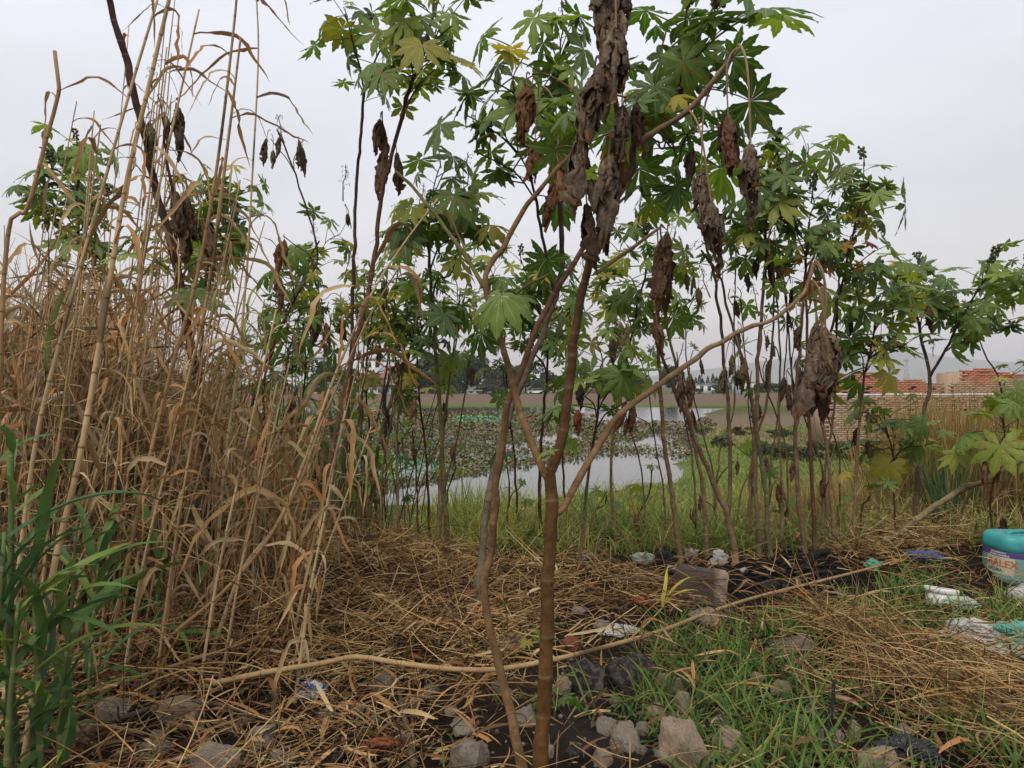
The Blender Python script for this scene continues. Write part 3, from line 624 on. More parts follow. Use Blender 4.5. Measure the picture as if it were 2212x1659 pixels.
def dry_leaf(seed, L):
    """withered leaf: long stalk bent down, lobes folded together and hanging like crumpled cloth; blade about 1 unit long"""
    r = np.random.default_rng(seed); mb = MB(); nl = 7
    out = r.uniform(0.05, 0.35)
    t = np.linspace(0, 1, 9)[:, None]; path = np.concatenate([out * np.sin(np.clip(t * 1.6, 0, 1) * 1.57), r.normal(0, 0.03) * t, -L * t ** 1.25 + 0.10 * np.sin(t * 3.1)], 1)
    end = path[-1]
    tube(mb, path, np.linspace(0.020, 0.014, 9), 5, np.array((0.24, 0.165, 0.10)) * r.uniform(0.7, 1.2), 1, cap=False)
    K, M = 20, 9; s = np.linspace(0, 1, K)
    belly = r.uniform(0.045, 0.095)
    for i in range(nl):
        a = i * 2 * np.pi / nl + r.normal(0, 0.35); ln = r.uniform(0.5, 1.08)
        br = belly * r.uniform(0.5, 1.5) * np.sin(np.clip(s * 1.15, 0, 1) * np.pi) ** 0.6 + 0.012 + s ** 2 * r.uniform(-0.03, 0.17)
        aa = a + np.cumsum(r.normal(0, 0.16, K)); px = br * np.cos(aa) + np.cumsum(r.normal(0, .006, K)); py = br * np.sin(aa) + np.cumsum(r.normal(0, .006, K)); pz = -s * ln + 0.02 * np.sin(s * r.uniform(8, 18) + r.uniform(0, 6))
        pz[-4:] += np.array([0.0, 0.02, 0.05, 0.08]) * r.uniform(-0.3, 1.4)
        wid = np.interp(s, [0, 0.12, 0.5, 0.85, 1], [0.02, 0.085, 0.125, 0.10, 0.02]) * r.uniform(0.65, 1.3) * r.uniform(0.7, 1.25, K)
        q = np.linspace(-1, 1, M); curlv = r.uniform(0.5, 1.6); nf = r.integers(2, 4); ph = r.uniform(0, 6); pl = r.uniform(0.018, 0.04)
        V = np.zeros((K, M, 3)); edge = r.normal(0, 0.016, (K, 2))
        for j in range(K):
            ang = q * curlv * (1 + 0.4 * np.sin(s[j] * 7 + i)); ux, uy = np.cos(aa[j]), np.sin(aa[j])
            lat = np.sin(ang) / curlv * wid[j]; lat[0] += edge[j, 0]; lat[-1] += edge[j, 1]
            dep = -(1 - np.cos(ang)) / curlv * wid[j] + pl * np.sin(q * np.pi * nf + ph + s[j] * 2.5) * min(1, s[j] * 5) + r.normal(0, 0.006, M)
            V[j, :, 0] = px[j] + ux * dep - uy * lat; V[j, :, 1] = py[j] + uy * dep + ux * lat; V[j, :, 2] = pz[j] + r.normal(0, 0.010, M) - 0.06 * np.abs(q) * s[j]
        idx = (np.arange(K - 1) * M)[:, None] + np.arange(M - 1)[None]
        Fc = np.stack([idx, idx + 1, idx + M + 1, idx + M], -1).reshape(-1, 4)
        rib = 1 + 0.22 * np.sin(q * np.pi * nf + ph + 0.8)[None, :, None]
        c = r.uniform(0.75, 1.2, (K, 1, 1)) * r.uniform(0.75, 1.2) * rib * np.ones((1, M, 3)); c[-4:] *= np.array([1.0, 0.78, 0.62])
        mb.add(V.reshape(-1, 3) + end, Fc, c.reshape(-1, 3), 0)
    return mb.mesh('withered_leaf', [M_DRY, M_CANE], smooth=True)
DRY = [dry_leaf(300 + i, [0.55, 0.9, 1.3, 0.35, 0.75, 1.1, 0.2, 0.5][i]) for i in range(8)]
def ball(mb, c, r_, col, spikes=True, rr=None):
    bm = bmesh.new(); bmesh.ops.create_icosphere(bm, subdivisions=2 if spikes else 1, radius=1)
    V = np.array([v.co[:] for v in bm.verts]); Fc = np.array([[v.index for v in f.verts] for f in bm.faces]); bm.free()
    if spikes: V *= np.where(np.arange(len(V)) % 3 == 0, 1.35, 0.92)[:, None]
    mb.add(V * r_ + np.asarray(c), Fc, col)
def pod_cluster(seed, pal, n, h):
    r = np.random.default_rng(seed); mb = MB(); tube(mb, [(0, 0, -0.10), (0.005, 0, 0.05), (0, 0.005, h)], [0.006, 0.005, 0.003], 5, (0.12, 0.10, 0.06))
    for i in range(n):
        a = i * 2.4; z = h * (i + 0.5) / n; q = r.uniform(0.012, 0.034); c = (q * math.cos(a), q * math.sin(a), z)
        tube(mb, [(0, 0, z - 0.008), c], 0.0018, 3, (0.12, 0.10, 0.06), cap=False); ball(mb, c, r.uniform(0.010, 0.014), np.array(pal[r.integers(0, len(pal))]) * r.uniform(0.7, 1.3))
    return mb.mesh('seed_pods', M_FRUIT)
def bare_raceme(seed):
    r = np.random.default_rng(seed); mb = MB(); c = np.array((0.10, 0.075, 0.06)); h = r.uniform(0.2, 0.32)
    p = [(0, 0, -0.05)] + [(r.normal(0, 0.006), r.normal(0, 0.006), h * k / 5) for k in range(1, 6)]; tube(mb, p, np.linspace(0.005, 0.002, 6), 4, c)
    for k in range(16):
        z = h * r.uniform(0.15, 0.97); a = r.uniform(0, 6.28); q = r.uniform(0.015, 0.04); e = np.array((q * math.cos(a), q * math.sin(a), z + r.uniform(0, 0.02)))
        tube(mb, [(0, 0, z), e, e + np.array((0, 0, -0.012))], 0.0017, 3, c, cap=False); ball(mb, e + np.array((0, 0, -0.014)), 0.004, c * 0.8, False)
    return mb.mesh('bare_flower_spike', M_FRUIT)
PODS = [pod_cluster(1, [(0.05, 0.085, 0.04), (0.06, 0.095, 0.04), (0.10, 0.085, 0.06)], 20, 0.14), pod_cluster(2, [(0.055, 0.085, 0.04), (0.11, 0.075, 0.06)], 13, 0.11), pod_cluster(3, [(0.12, 0.075, 0.05), (0.07, 0.045, 0.035)], 18, 0.12)]
RACE = [bare_raceme(10 + i) for i in range(3)]

GREEN = [(0.050, 0.108, 0.022), (0.065, 0.13, 0.024), (0.08, 0.15, 0.026), (0.045, 0.10, 0.028), (0.095, 0.16, 0.03)]
LIME = [(0.14, 0.21, 0.03), (0.19, 0.25, 0.038), (0.12, 0.19, 0.03), (0.24, 0.25, 0.03)]
YELLOW = [(0.32, 0.26, 0.03), (0.40, 0.29, 0.035), (0.26, 0.22, 0.04)]
AUTUMN = [(0.42, 0.10, 0.04), (0.42, 0.19, 0.035), (0.36, 0.26, 0.04), (0.30, 0.07, 0.05), (0.15, 0.14, 0.04)]
TAN, BROWN, PURPLE, RED, GRN, GREYB = (0.34, 0.235, 0.135), (0.15, 0.085, 0.042), (0.08, 0.040, 0.036), (0.125, 0.042, 0.028), (0.14, 0.15, 0.045), (0.27, 0.20, 0.125)
def pal_color(kind):
    q = random.random()
    if kind == 'green': pal = YELLOW if q < 0.05 else LIME if q < 0.34 else GREEN
    elif kind == 'lime': pal = GREEN if q < 0.25 else YELLOW if q < 0.35 else LIME
    elif kind == 'yellow': pal = YELLOW if q < 0.12 else LIME
    else: pal = AUTUMN
    c = random.choice(pal); v = random.uniform(0.82, 1.18); return (c[0] * v, c[1] * v, c[2] * v, 1)

class Castor:
    def __init__(s, label, group, trunk, r0, r1, c0=TAN, c1=BROWN, name='castor_bean_plant', node=0.14, step=0.05, ring=True):
        pts = [P(*q) for q in trunk]
        b = pts[0]; zg = hz(b.x, b.y)
        if b.z > zg - 0.02: pts[0] = Vector((b.x, b.y, zg - 0.05))
        s.base = Vector((pts[0].x, pts[0].y, zg if b.z > zg - 0.02 else max(zg, b.z))); s.rk = 0.84 if b.y > 4 else 0.86; s.node = node; s.ns = 10 if r0 > 0.028 else 7
        s.root = empty(name, s.base, label, 'plant', group); s.curves = []
        s.stem('trunk', pts, r0, r1, c0, c1)
    def stem(s, name, pts, r0, r1, c0, c1, node=None):
        node = node or s.node
        c = spline([np.array(p) for p in pts], 0.025); seg = np.linalg.norm(np.diff(c, axis=0), axis=1); al = np.concatenate(([0], np.cumsum(seg))); Ltot = al[-1]
        st = [0.0]; q = random.uniform(0.3, 1) * node; nodes = []
        while q < Ltot - 0.02:
            nodes.append(q); q += node * random.uniform(0.45, 1.9) * (1 - 0.35 * q / Ltot)
        kinds = [(0.0, 0)]
        prev = 0.0
        for nd in nodes:
            for f in (0.33, 0.67): kinds.append((prev + (nd - prev) * f, 0))
            kinds += [(nd - 0.008, 0), (nd - 0.002, 1), (nd + 0.002, 1), (nd + 0.010, 0)]; prev = nd
        kinds += [((prev + Ltot) / 2, 0), (Ltot, 0)]
        kinds.sort(); A = np.array([k[0] for k in kinds]); K = np.array([k[1] for k in kinds]); t = A / Ltot
        p = np.stack([np.interp(A, al, c[:, i]) for i in range(3)], 1)
        zig = np.zeros((len(A), 3)); sgn = 1
        for nd in nodes:
            d = np.random.default_rng(int(nd * 1e4) + 7).normal(0, 1, 3); sgn = -sgn
            zig += (np.exp(-((A - nd) / (node * 0.45)) ** 2) * min(0.006, r0 * 0.22))[:, None] * d
        p = p + zig
        rad = (r0 + (r1 - r0) * t) * (1 + 0.045 * K) * (1 + 0.03 * np.sin(A * 40)) * s.rk * (1 + 0.10 * (vnoise(A * 9, A * 0 + r0 * 900, 5) - .5))
        if name == 'trunk': rad = rad * (1 + 0.35 * np.exp(-A / 0.12))
        c0, c1 = np.array(c0) * 0.88, np.array(c1) * 0.68; col = c0 + (c1 - c0) * (t ** 0.8)[:, None]; col = col * (1 + 0.12 * np.sin(A * 23 + 1))[:, None]
        ringc = np.array((0.34, 0.27, 0.19)); K = np.where(np.repeat(rng.random(len(K) // 2 + 1) < .55, 2)[:len(K)], K, 0); col = np.where(K[:, None] == 1, col * 0.8 + ringc * 0.2, col)
        mb = MB(); tube(mb, p - np.array(s.base), rad, s.ns, col, 0, 0.05); mb.build(name, M_STEM, s.root, smooth=True)
        s.curves.append((c, np.interp(al, A, rad))); return c
    def branch(s, pts, r0, r1, c0=BROWN, c1=GRN): return s.stem('branch', [P(*q) for q in pts], r0, r1, c0, c1, 0.10)
    def to(s, px, py, d, c1=GRN, r1=0.005):
        """a shoot from the nearest suitable stem up to the given point; returns its last stretch"""
        e = np.array(P(px, py, d)); best = None
        for c, rad in s.curves:
            dist = np.linalg.norm(c - e, axis=1) + np.clip(c[:, 2] - e[2] + 0.25, 0, None) * 2.0
            i = int(np.argmin(dist))
            if best is None or dist[i] < best[0]: best = (dist[i], c, rad, i)
        _, c, rad, i = best; a = c[i]; ln = np.linalg.norm(e - a)
        if ln < 0.06: return c[max(0, i - 12):i + 1]
        tg = c[min(i + 3, len(c) - 1)] - c[max(i - 3, 0)]; tg /= np.linalg.norm(tg) + 1e-9
        if tg[2] < 0: tg = -tg
        m1 = a + tg * ln * 0.15 + (e - a) * 0.25; m2 = a + (e - a) * 0.65 + np.array((0, 0, ln * 0.05)) + np.random.default_rng(int(px + py)).normal(0, 0.02, 3)
        return s.stem('branch', [a, m1, m2, e], min(rad[i] * 0.75, 0.006 + 0.012 * ln), r1, np.array(BROWN) * random.uniform(0.7, 1.2), c1, 0.09)
    def leaf(s, pos, az, size, kind, me=None, pitch=0.0, col=None):
        o = link('leaf', me or random.choice(LEAVES), s.root, Vector(pos) - s.base); o.scale = (size,) * 3
        o.rotation_euler = (random.gauss(0, 0.18), random.gauss(pitch, 0.2), az); o.color = col or pal_color(kind)
        return o
    def leaves(s, px, py, d, n, size=0.34, kind='green', pods=None, c1=GRN):
        c = s.to(px, py, d, c1); m = len(c); k0 = max(0, m - 1 - int(0.62 / 0.025)); az = random.uniform(0, 6)
        n = max(2, int(round(n * (1.15 if d > 5.4 else 1.08) * (0.55 if py > 720 and 620 < px < 1010 else 1)))); size = size * (1.0 if d > 5.4 else 1.05)
        for i in range(n):
            p = c[int(k0 + (m - 1 - k0) * (i + 0.5) / n)]; az += 2.4 + random.gauss(0, 0.25); top = (i + 0.5) / n
            s.leaf(p, az, size * random.uniform(0.5, 1.2) * (1.1 - 0.4 * top), kind, pitch=-0.55 * top + 0.25)
        if pods is not None: s.spike(c[-1], pods)
        return c
    def spike(s, pos, me):
        o = link('seed_pods' if me in PODS else 'flower_spike', me, s.root, Vector(pos) - s.base + Vector((0, 0, 0.04))); o.scale = (random.uniform(.8, 1.2),) * 3; o.rotation_euler = (random.gauss(0, .3), random.gauss(0, .3), random.uniform(0, 6)); return o
    def withered(s, px, py, d, n, size=0.26, tone=None, spread=0.04, variants=range(8), direct=False):
        c = s.to(px, py, d, BROWN) if not direct else None; e = c[-1] if not direct else np.array(P(px, py, d))
        for i in range(n):
            q = e + np.array((random.gauss(0, spread), random.gauss(0, spread), random.uniform(-spread, spread)))
            o = link('withered_leaf', DRY[random.choice(list(variants))], s.root, Vector(q) - s.base); q_ = size * random.uniform(0.75, 1.2); o.scale = (q_ * .85, q_ * .85, q_)
            o.rotation_euler = (random.gauss(0, 0.1), random.gauss(0, 0.1), random.uniform(0, 6.28))
            t = tone or random.choice([(0.20, 0.135, 0.085), (0.15, 0.095, 0.055), (0.23, 0.17, 0.115), (0.12, 0.07, 0.04)]); v = random.uniform(.85, 1.25) if t not in (DG, DK) else random.uniform(.8, 1.2); o.color = (t[0] * v, t[1] * v, t[2] * v, 1)

GB = 'castor bean plants on the pond bank'
# --- the forked plant in front of everything
t1 = Castor('forked castor plant whose long bare limbs carry bunches of withered leaves', GB, [(1164, 1760, 2.70), (1170, 1600, 2.72), (1180, 1400, 2.74), (1188, 1220, 2.76), (1191, 1105, 2.78), (1187, 1022, 2.8)], 0.033, 0.028, (0.15, 0.078, 0.026), (0.15, 0.08, 0.032))
t1.branch([(1187, 1040, 2.8), (1166, 1000, 2.8), (1122, 880, 2.85), (1085, 740, 2.9), (1047, 625, 2.95), (1050, 590, 2.95), (1075, 550, 3.0), (1130, 460, 3.05), (1195, 375, 3.1), (1245, 320, 3.2), (1262, 240, 3.3)], 0.017, 0.009, (0.25, 0.15, 0.078), (0.20, 0.115, 0.06))
t1.branch([(1047, 622, 2.95), (1010, 560, 3.0), (960, 490, 3.1), (910, 425, 3.2), (855, 370, 3.3)], 0.011, 0.008, GRN, (0.17, 0.15, 0.07))
t1.branch([(1188, 1035, 2.8), (1205, 985, 2.8), (1228, 850, 2.78), (1240, 730, 2.75), (1265, 600, 2.7), (1300, 500, 2.65), (1340, 410, 2.6), (1365, 320, 2.6)], 0.024, 0.014, (0.14, 0.07, 0.032), (0.13, 0.08, 0.045))
t1.branch([(1365, 320, 2.6), (1420, 280, 2.58), (1490, 235, 2.55), (1545, 170, 2.5), (1597, 103, 2.48)], 0.013, 0.009, (0.22, 0.15, 0.095), TAN)
t1.branch([(1290, 590, 2.7), (1350, 545, 2.7), (1425, 492, 2.7)], 0.009, 0.006, TAN, TAN)
t1.branch([(1345, 405, 2.6), (1335, 250, 2.5), (1310, 100, 2.4), (1295, -60, 2.35)], 0.013, 0.010, BROWN, BROWN)
t1.branch([(1192, 1110, 2.78), (1214, 1102, 2.8), (1242, 1050, 2.85), (1285, 975, 2.9), (1345, 890, 2.95), (1440, 820, 3.05), (1560, 735, 3.2), (1665, 690, 3.3), (1730, 640, 3.4), (1757, 570, 3.45)], 0.0165, 0.0095, (0.24, 0.14, 0.068), TAN)
DG = (0.185, 0.14, 0.10); DK = (0.095, 0.06, 0.038)
for q in ((1290, -130, 2.36), (1325, -150, 2.38), (1310, -70, 2.34), (1335, -60, 2.42), (1295, 0, 2.36), (1320, -20, 2.33), (1310, 60, 2.36), (1290, 130, 2.4), (1322, 170, 2.36), (1298, 230, 2.42), (1312, 300, 2.45)):
    t1.withered(*q, 1, 0.25, DG if q[0] < 1330 else DK, 0.015, (3, 6, 7), True)
t1.withered(1365, 215, 2.58, 2, 0.21, DK, 0.02, (6, 3), True); t1.withered(1270, 390, 2.5, 2, 0.2, DK, 0.03, (6, 3), True)
t1.withered(1597, 105, 2.48, 1, 0.25, (0.17, 0.09, 0.06), 0.01, (5,), True); t1.withered(1600, 100, 2.46, 1, 0.27, DG, 0.005, (2,), True); t1.withered(1545, 172, 2.5, 1, 0.25, DG, 0.005, (2,), True)
t1.withered(1490, 238, 2.55, 1, 0.27, DG, 0.01, (2,), True);
t1.withered(1425, 492, 2.7, 3, 0.22, (0.14, 0.085, 0.05), 0.02, (6, 3), True)
t1.withered(1757, 572, 3.43, 2, 0.33, DG, 0.02, (1, 2), True); t1.withered(1745, 600, 3.4, 2, 0.30, (0.21, 0.155, 0.10), 0.02, (4, 5), True); t1.withered(1752, 640, 3.4, 2, 0.3, DG, 0.02, (3, 0), True)
t1.withered(1200, 380, 3.1, 1, 0.2, (0.19, 0.10, 0.055), 0.01, (6,), True); t1.withered(1150, 160, 3.6, 2, 0.28, (0.20, 0.105, 0.055), 0.02, (3, 6))
t1.leaves(1262, 250, 3.3, 5, 0.30, 'green'); t1.leaves(1190, 590, 3.1, 3, 0.30, 'green'); t1.leaf(P(1215, 970, 2.8), 1.2, 0.12, 'lime', col=(0.16, 0.24, 0.04, 1)); t1.leaf(P(1210, 975, 2.8), 4.0, 0.10, 'lime', col=(0.16, 0.24, 0.04, 1))
t1.leaf(P(1192, 1530, 2.7), 0.3, 0.10, 'green'); t1.leaf(P(1192, 1500, 2.7), -0.5, 0.09, 'green')
for o_ in t1.root.children:
    if o_.name.startswith('leaf') and o_.color[0] > o_.color[1] * .8: o_.color = (0.07, 0.135, 0.026, 1)
# --- its crooked neighbour
t2 = Castor('crooked castor plant with kinked tan trunk and dark red upper stem', GB, [(1136, 1700, 2.93), (1103, 1550, 2.97), (1080, 1450, 3.0), (1058, 1350, 3.02), (1041, 1290, 3.05), (1045, 1245, 3.05), (1060, 1190, 3.06), (1073, 1080, 3.08), (1085, 960, 3.1), (1098, 880, 3.12), (1125, 800, 3.15), (1155, 715, 3.2), (1186, 655, 3.25), (1225, 590, 3.3), (1270, 520, 3.4), (1330, 440, 3.5), (1390, 330, 3.6)], 0.023, 0.011, (0.26, 0.16, 0.078), (0.11, 0.045, 0.035))
for q in ((1440, 60, 3.7, 6, .36), (1400, 190, 3.8, 6, .34), (1480, 140, 3.8, 6, .34), (1545, 30, 3.6, 6, .36), (1560, 190, 4.0, 7, .36), (1630, 10, 3.6, 5, .38), (1450, 320, 4.2, 6, .36), (1530, 300, 4.3, 7, .36), (1430, 420, 4.2, 4, .33)): t2.leaves(*q, 'green', random.choice([None, None, None, PODS[0], PODS[2]]))
t2.spike(P(1484, 30, 3.6), PODS[0]); t2.spike(P(1484, 190, 3.7), PODS[2]); t2.spike(P(1478, 230, 3.7), PODS[2])
t2.withered(1530, 250, 3.9, 1, 0.28, DG)
# --- pale trunk behind them
t3 = Castor('castor plant with pale green-grey trunk and broad fresh crown', GB, [(1026, 1322, 5.1), (1040, 1200, 5.15), (1062, 1050, 5.2), (1100, 900, 5.3), (1140, 800, 5.3), (1195, 660, 5.3), (1213, 570, 5.25), (1208, 420, 5.1), (1195, 280, 5.0), (1202, 170, 4.9), (1250, 30, 4.8)], 0.037, 0.014, (0.22, 0.19, 0.125), (0.11, 0.065, 0.05))
t3.branch([(1200, 640, 5.3), (1178, 540, 5.2), (1158, 430, 5.1), (1145, 365, 5.0)], 0.016, 0.010, PURPLE, PURPLE)
for q in ((1060, 170, 4.6, 6, .40), (1010, 250, 4.6, 6, .40), (1085, 280, 4.5, 6, .42), (1150, 90, 4.7, 6, .36), (1215, 70, 4.8, 7, .36), (1170, 210, 4.8, 6, .36), (1030, 330, 4.8, 5, .40), (1230, 180, 4.9, 5, .36)): t3.leaves(*q, 'green', random.choice([None, RACE[0], RACE[1], None]))
t3.withered(1158, 180, 4.4, 2, 0.3, (0.22, 0.115, 0.06)); t3.withered(1190, 250, 4.6, 1, 0.28, (0.22, 0.115, 0.06)); t3.withered(1240, 280, 4.7, 2, 0.26)
# --- slim plant with the mid crown
t4 = Castor('slender castor plant with a leafy crown over the pond', GB, [(968, 1235, 6.2), (962, 1100, 6.2), (952, 900, 6.2), (940, 750, 6.1), (930, 600, 6.0), (925, 510, 5.9)], 0.030, 0.013, (0.17, 0.13, 0.075), GRN)
for q in ((950, 360, 5.6, 8, .40), (905, 470, 5.6, 7, .36), (1010, 400, 5.5, 7, .40), (1015, 490, 5.5, 8, .40), (950, 470, 5.5, 7, .38), (985, 560, 5.6, 5, .36)): t4.leaves(*q, 'green', random.choice([None, None, RACE[2], PODS[1]]))
t4.withered(1000, 350, 5.4, 1, 0.28, (0.24, 0.19, 0.06))
# --- tall dark stems to the side of the canes
t5 = Castor('tall straight castor plant with slender dark purple stem', GB, [(737, 1205, 6.5), (743, 1000, 6.5), (757, 800, 6.5), (762, 650, 6.4), (768, 450, 6.4), (777, 300, 6.3), (787, 190, 6.2)], 0.026, 0.014, (0.155, 0.11, 0.075), PURPLE)
t5.branch([(787, 192, 6.2), (770, 120, 6.2), (745, 30, 6.2)], 0.011, 0.008, PURPLE, PURPLE); t5.branch([(787, 192, 6.2), (815, 120, 6.2), (850, 70, 6.2)], 0.011, 0.008, PURPLE, PURPLE)
for q in ((742, 15, 6.2, 6, .36), (850, 60, 6.1, 6, .36), (780, 150, 6.1, 3, .22)): t5.leaves(*q, 'green')
t5.spike(P(796, 60, 6.2), PODS[0])
t6 = Castor('leaning castor plant with red-brown stem crossing the purple one', GB, [(652, 1345, 4.95), (690, 1130, 5.0), (732, 900, 5.05), (762, 770, 5.1), (800, 600, 5.15), (826, 420, 5.2), (855, 300, 5.2), (900, 150, 5.2), (945, 0, 5.2)], 0.027, 0.013, (0.20, 0.145, 0.09), RED)
for q in ((870, 40, 5.1, 7, .36), (925, 70, 5.0, 7, .36), (985, 50, 4.9, 6, .34), (960, 10, 5.0, 6, .36), (905, 110, 5.1, 6, .34), (940, 150, 5.1, 4, .3)): t6.leaves(*q, 'lime' if q[0] > 900 else 'green')
t6.withered(836, 300, 5.2, 3, 0.3, (0.17, 0.125, 0.08), 0.02, (3, 6)); t6.withered(826, 240, 5.2, 2, 0.26, (0.15, 0.10, 0.07), 0.02, (3, 6)); t6.spike(P(825, 180, 5.2), RACE[0]); t6.spike(P(832, 200, 5.2), RACE[1])
t7 = Castor('stout castor plant with thick dark purple stem among the dry canes', GB, [(472, 1370, 4.7), (452, 1100, 4.7), (430, 850, 4.7), (385, 600, 4.7), (347, 450, 4.7), (310, 280, 4.6), (270, 130, 4.6), (228, -30, 4.6)], 0.040, 0.022, (0.13, 0.09, 0.065), PURPLE)
t7.branch([(430, 850, 4.7), (415, 740, 4.65), (385, 560, 4.6), (372, 420, 4.55), (355, 280, 4.5)], 0.018, 0.009, RED, RED)
t7.withered(390, 380, 4.5, 4, 0.34, (0.19, 0.14, 0.09), 0.03, (0, 3, 4)); t7.withered(340, 205, 4.5, 3, 0.22, (0.14, 0.125, 0.06), 0.03, (4, 0)); t7.withered(380, 225, 4.5, 2, 0.22, (0.12, 0.09, 0.06), 0.02); t7.spike(P(330, 195, 4.5), RACE[1]); t7.leaves(330, 560, 4.8, 4, .3, 'green'); t7.leaves(470, 540, 4.9, 3, .3, 'yellow')
# --- two bushes behind the canes
t8 = Castor('bushy castor plant rising behind the driest canes', GB, [(185, 1130, 7.6), (180, 800, 7.6), (172, 560, 7.5), (168, 400, 7.5)], 0.03, 0.014, BROWN, PURPLE)
for q in ((165, 310, 7.4, 8, .40), (110, 360, 7.3, 7, .40), (215, 340, 7.3, 7, .40), (235, 430, 7.4, 7, .38), (130, 450, 7.2, 8, .40), (85, 420, 7.4, 6, .38), (180, 510, 7.3, 7, .36), (250, 540, 7.4, 6, .38), (300, 590, 7.5, 5, .36)): t8.leaves(*q, 'green', random.choice([None, None, PODS[1]]))
t9 = Castor('castor bush with yellowing lower leaves behind the purple stem', GB, [(425, 1120, 7.8), (432, 850, 7.8), (445, 600, 7.7), (455, 480, 7.6)], 0.03, 0.014, BROWN, PURPLE)
for q in ((435, 385, 7.5, 7, .40), (490, 410, 7.4, 8, .40), (545, 410, 7.4, 7, .40), (400, 460, 7.5, 7, .38), (575, 460, 7.4, 6, .38), (505, 490, 7.3, 7, .38), (450, 560, 7.5, 6, .36), (530, 530, 7.4, 6, .36), (360, 520, 7.5, 6, .36)): t9.leaves(*q, 'green' if q[1] < 480 else 'lime')
t10 = Castor('thin red castor stalk ending in small shrivelled pods and leaves', GB, [(578, 1200, 6.6), (572, 1000, 6.6), (575, 800, 6.6), (640, 640, 6.6), (685, 560, 6.6), (655, 430, 6.5), (622, 335, 6.5), (600, 280, 6.5)], 0.016, 0.008, RED, RED)
t10.withered(600, 282, 6.5, 2, 0.2, (0.13, 0.115, 0.06), 0.03, (3, 6)); t10.withered(585, 300, 6.4, 1, 0.2, (0.13, 0.115, 0.06)); t10.withered(645, 300, 6.4, 4, 0.22, (0.12, 0.09, 0.06), 0.04, (6, 3)); t10.spike(P(612, 310, 6.5), RACE[0]); t10.withered(612, 510, 6.4, 2, 0.26, (0.22, 0.10, 0.05), 0.02, (6,)); t10.withered(605, 580, 6.4, 1, 0.3, (0.2, 0.13, 0.07), 0.02, (6,))
t11 = Castor('castor plant with small fresh leaves between the red stalks', GB, [(535, 1180, 7.2), (540, 900, 7.2), (600, 720, 7.1), (640, 620, 7.0), (690, 520, 7.0)], 0.02, 0.009, BROWN, RED)
for q in ((640, 570, 6.9, 5, .32), (690, 540, 6.9, 5, .32), (735, 505, 6.8, 6, .34), (690, 620, 6.9, 5, .32), (645, 650, 6.9, 5, .32), (595, 640, 7.0, 5, .32), (500, 780, 7.0, 4, .34)): t11.leaves(*q, 'green')
t11.withered(690, 650, 6.6, 3, 0.28, (0.19, 0.11, 0.06), 0.03, (6, 3)); t11.withered(735, 640, 6.6, 1, 0.2); t11.spike(P(742, 430, 6.8), RACE[2]); t11.withered(745, 440, 6.8, 1, 0.2, (0.12, 0.10, 0.05))
t12 = Castor('castor plant with yellow-green stem bending over the water plants', GB, [(786, 1110, 6.9), (815, 980, 6.9), (845, 860, 6.9), (885, 760, 6.9), (905, 660, 6.9), (915, 590, 6.9)], 0.026, 0.011, (0.16, 0.16, 0.06), GRN)
for q in ((800, 620, 6.8, 6, .32), (860, 590, 6.7, 6, .34), (920, 610, 6.7, 6, .34), (850, 680, 6.7, 7, .34), (940, 690, 6.7, 6, .34), (800, 720, 6.8, 6, .32), (970, 740, 6.8, 5, .32), (855, 770, 6.7, 6, .32), (960, 830, 6.2, 5, .34), (890, 640, 6.8, 6, .32)): t12.leaves(*q, 'lime' if q[0] < 830 else 'green', random.choice([None, PODS[1], RACE[0]]))
t12.withered(835, 600, 6.5, 2, 0.24, (0.13, 0.12, 0.05), 0.03, (6, 3)); t12.withered(895, 850, 6.4, 2, 0.24, (0.24, 0.14, 0.08), 0.03, (6,))
t13 = Castor('castor plant with a dense middle crown behind the forked trunk', GB, [(1172, 1190, 7.6), (1165, 1050, 7.6), (1175, 900, 7.5), (1182, 760, 7.4), (1160, 650, 7.3)], 0.024, 0.012, BROWN, PURPLE)
for q in ((1125, 560, 7.0, 7, .36), (1080, 620, 7.1, 6, .34), (1200, 580, 7.0, 7, .36), (1245, 560, 7.0, 6, .34), (1100, 690, 7.1, 6, .34), (1175, 690, 7.0, 7, .34), (1060, 740, 7.2, 5, .32), (1220, 660, 7.0, 5, .34), (1060, 560, 7.2, 5, .32), (1150, 760, 7.0, 5, .3)): t13.leaves(*q, 'green', random.choice([None, PODS[1], RACE[1], None]))
